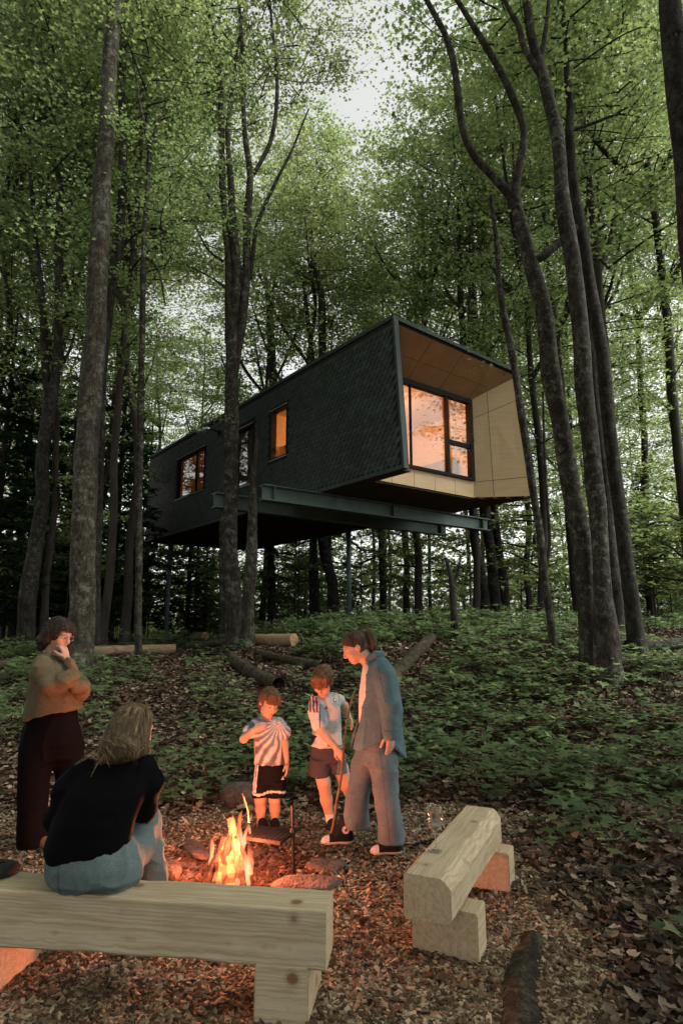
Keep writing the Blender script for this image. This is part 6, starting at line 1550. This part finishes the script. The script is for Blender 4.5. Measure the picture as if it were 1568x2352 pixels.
# ================================================================== blonde woman seated on the front bench, seen from behind
def seated_woman():
    YR = 2050; Y = 3.02; J = lambda x, y, dy=0: ZA(x, y, Y+dy); u = .00057
    org = J(720, 2230); org[2] = SEAT+.002
    p = empty('person', org); tag(p, 'blonde woman in black sweater and jeans sitting on the front bench with her back turned', 'person')
    zt = lambda y, dy=0: J(0, y, dy)[2]; xc = lambda x, dy=0, y=YR: J(x, y, dy)[0]
    hd = Head(J(1065, 985, .13), (.52, .82, -.25), (.10, .10, 1), .228)
    S = Sdf(*bounds([J(880, 760), J(1280, 1400, .4), J(1000, 1000, -.05)], .12), .007)
    hd.build(S, J(985, 1240, .10), .05)
    S.chain([J(1150, 1700, .42), J(1120, 1680, .44)], [.03, .026], .02)
    finish(S, 'body', M['skin'], p, org, skin_paint(hd))
    # sweater
    S = Sdf(*bounds([J(380, 1120), J(1300, 2010), J(700, 1700, -.16), J(700, 1700, .50)], .05), .008)
    S.loft([(zt(2020), xc(712, 0, 2020), Y, .188, .14, 0), (zt(1900), xc(716, 0, 1900), Y-.01, .190, .142, 0), (zt(1700), xc(765, 0, 1700), Y-.005, .186, .138, 0), (zt(1500), xc(840, 0, 1500), Y+.02, .182, .13, 0), (zt(1340, .06), xc(905, .06, 1340), Y+.06, .182, .11, 0), (zt(1245, .08), xc(945, .08, 1245), Y+.085, .135, .08, 0), (zt(1200, .09), xc(975, .09, 1200), Y+.095, .062, .058, 0)], .03)
    S.chain([J(660, 1320, .06), J(560, 1460, .07), J(480, 1700, .13), J(560, 1800, .36)], [.064, .068, .062, .05], .04)
    S.chain([J(1150, 1300, .08), J(1185, 1400, .10), J(1150, 1610, .16), J(1130, 1680, .40)], [.062, .066, .062, .05], .03)
    finish(S, 'black_sweater', M['cloth'], p, org, (.0042, .0042, .0048), .009, 8, (1, 1, .6), 2)
    # jeans
    S = Sdf(*bounds([J(360, 1600), J(1320, 2280), J(700, 2100, -.2), J(1200, 1700, .62), np.array([0, 0, .0])+J(1000, 2200, .3)*np.array([1, 1, 0])], .04), .008)
    zb = SEAT+.004
    S.loft([(zb, xc(745, 0, 2230), Y-.005, .175, .115, 0), (zb+.03, xc(750, 0, 2180), Y-.01, .205, .145, 0), (zb+.09, xc(745, 0, 2080), Y-.01, .208, .15, 0), (zb+.15, xc(725, 0, 1980), Y-.008, .192, .138, 0), (zb+.22, xc(712, 0, 1880), Y, .172, .125, 0)], .03)
    kn = J(1180, 1730, .40); S.chain([J(930, 2090, .02), lerp(J(930, 2090, .02), kn, .5)+np.array([0, 0, -.01]), kn], [.105, .092, .070], .05)
    ft = np.array([J(1255, 2170, .36)[0], Y+.40, .06]); S.chain([kn, lerp(kn, ft, .5), ft], [.068, .070, .078], .03)
    kn2 = J(700, 1760, .46); S.chain([J(600, 2090, .02), kn2], [.105, .072], .05); f2 = np.array([kn2[0], kn2[1]-.02, .06]); S.chain([kn2, f2], [.07, .078], .03)
    S.plane((0, 0, -1), (0, 0, .03))
    jn = np.array((.115, .155, .155))
    def jc(V):
        x = (V[:, 0]-xc(0))/u; z = (zt(0)-V[:, 2])/u
        c = jn*(1+.12*noise(V, 8, 8)+.09*noise(V, 50, 4))[:, None]; back = V[:, 1] < Y-.05
        c *= (1-.45*np.exp(-((V[:, 0]-xc(580))/.0045)**2)*back)[:, None]; c *= (1-.3*np.exp(-((V[:, 2]-(SEAT+.185))/.004)**2)*back)[:, None]; return c
    finish(S, 'jeans', M['cloth'], p, org, jc, .009, 10, (1, 1, 1), 6)
    for f in (ft, f2): one_shoe(p, org, f+np.array([0, -.06, 0]), f+np.array([.03, .19, 0]), .043, gz(f[0], f[1]), .02, (.5, .48, .45), (.35, .33, .30))
    # hair: a cap and several hundred strands that fall over the back
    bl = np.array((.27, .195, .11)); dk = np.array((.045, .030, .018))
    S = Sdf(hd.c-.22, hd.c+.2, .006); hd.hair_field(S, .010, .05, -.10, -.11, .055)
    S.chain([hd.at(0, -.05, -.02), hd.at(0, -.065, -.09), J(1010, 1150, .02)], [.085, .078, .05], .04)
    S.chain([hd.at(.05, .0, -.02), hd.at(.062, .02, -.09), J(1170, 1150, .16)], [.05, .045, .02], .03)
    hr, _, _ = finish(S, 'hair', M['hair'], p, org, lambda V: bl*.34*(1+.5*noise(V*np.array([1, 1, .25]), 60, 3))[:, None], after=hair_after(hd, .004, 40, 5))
    r = np.random.default_rng(3); V, Q, C = [], [], []; nV = 0
    ends = [(880, 1130, 3), (930, 1155, 3), (985, 1150, 3), (1040, 1155, 3), (1090, 1165, 3), (1140, 1170, 3), (1185, 1185, 3), (1208, 1150, 2), (900, 1090, 2),
            (560, 1300, .45), (640, 1230, .4), (700, 1355, .6), (790, 1270, .5), (870, 1300, .5), (950, 1250, .4), (1115, 1290, .4)]
    wts = np.array([e[2] for e in ends]); wts /= wts.sum()
    for i in range(1500):
        e = ends[r.choice(len(ends), p=wts)]; side = np.clip((e[0]-1000)/230+r.normal(0, .18), -1, 1.1)
        a = math.pi*.5*side*1.15
        root = hd.at(.012*side, .01+r.normal(0, .02), .122)
        rr, ff = math.sin(a), -math.cos(a)
        if side > .8: ff = .12
        o_ = 1.06+.05*r.random()
        m1 = hd.at(rr*.066*o_, ff*.070*o_-.014, .10); m2 = hd.at(rr*.086*o_, ff*.106*o_-.012, .02); m3 = hd.at(rr*.092*o_, ff*.112*o_-.010, -.06)
        lowY = .02 if e[0] < 1120 else .15
        # strands lie on the back of the sweater
        ty = Y-.02+.10*np.clip((1400-e[1])/250, 0, 1)-.115 if e[0] < 1130 else Y+.16
        sg = 16 if e[2] > 1 else 6
        tip = ZA(e[0]+r.normal(0, sg), e[1]+r.normal(0, sg*1.2), ty+r.normal(0, .006)); mid = lerp(m3, tip, .5)+np.array([r.normal(0, .012), -.018+r.normal(0, .006), .012])
        P = spline(np.array([root, m1, m2, m3, mid, tip]), 4); P = P[:max(14, int(len(P)*r.uniform(.70, 1.01)))]; n = len(P); t = np.linspace(0, 1, n)
        ph = (e[0]*.07)+r.normal(0, .5); P = P+np.stack([.011*np.sin(t*8+ph), .005*np.cos(t*6+ph), 0*t], -1)*(t**1.5)[:, None]
        vw = P-np.array([0, 0, CAM_H]); T = np.gradient(P, axis=0); sd = np.cross(T, vw); sd /= np.linalg.norm(sd, axis=1)[:, None]+1e-9
        sd = sd*math.cos(i)+np.cross(sd, T/np.linalg.norm(T, axis=1)[:, None])*math.sin(i)*.6
        w = (.0010+.0011*r.random())*np.sin(np.pi*np.clip(.18+.80*t, 0, 1))**.6
        q = np.stack([P-sd*w[:, None], P+sd*w[:, None]], 1).reshape(-1, 3); V.append(q)
        k = np.arange(n-1)*2+nV; Q.append(np.stack([k, k+1, k+3, k+2], -1)); nV += len(q)
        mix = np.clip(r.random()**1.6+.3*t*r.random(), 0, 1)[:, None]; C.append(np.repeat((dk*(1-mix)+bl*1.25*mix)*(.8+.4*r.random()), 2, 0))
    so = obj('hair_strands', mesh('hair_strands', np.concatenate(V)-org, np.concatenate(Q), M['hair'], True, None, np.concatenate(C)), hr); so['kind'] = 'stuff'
    return p
for fn in (small_boy, tall_boy, denim_woman, brown_man, seated_woman): fn()
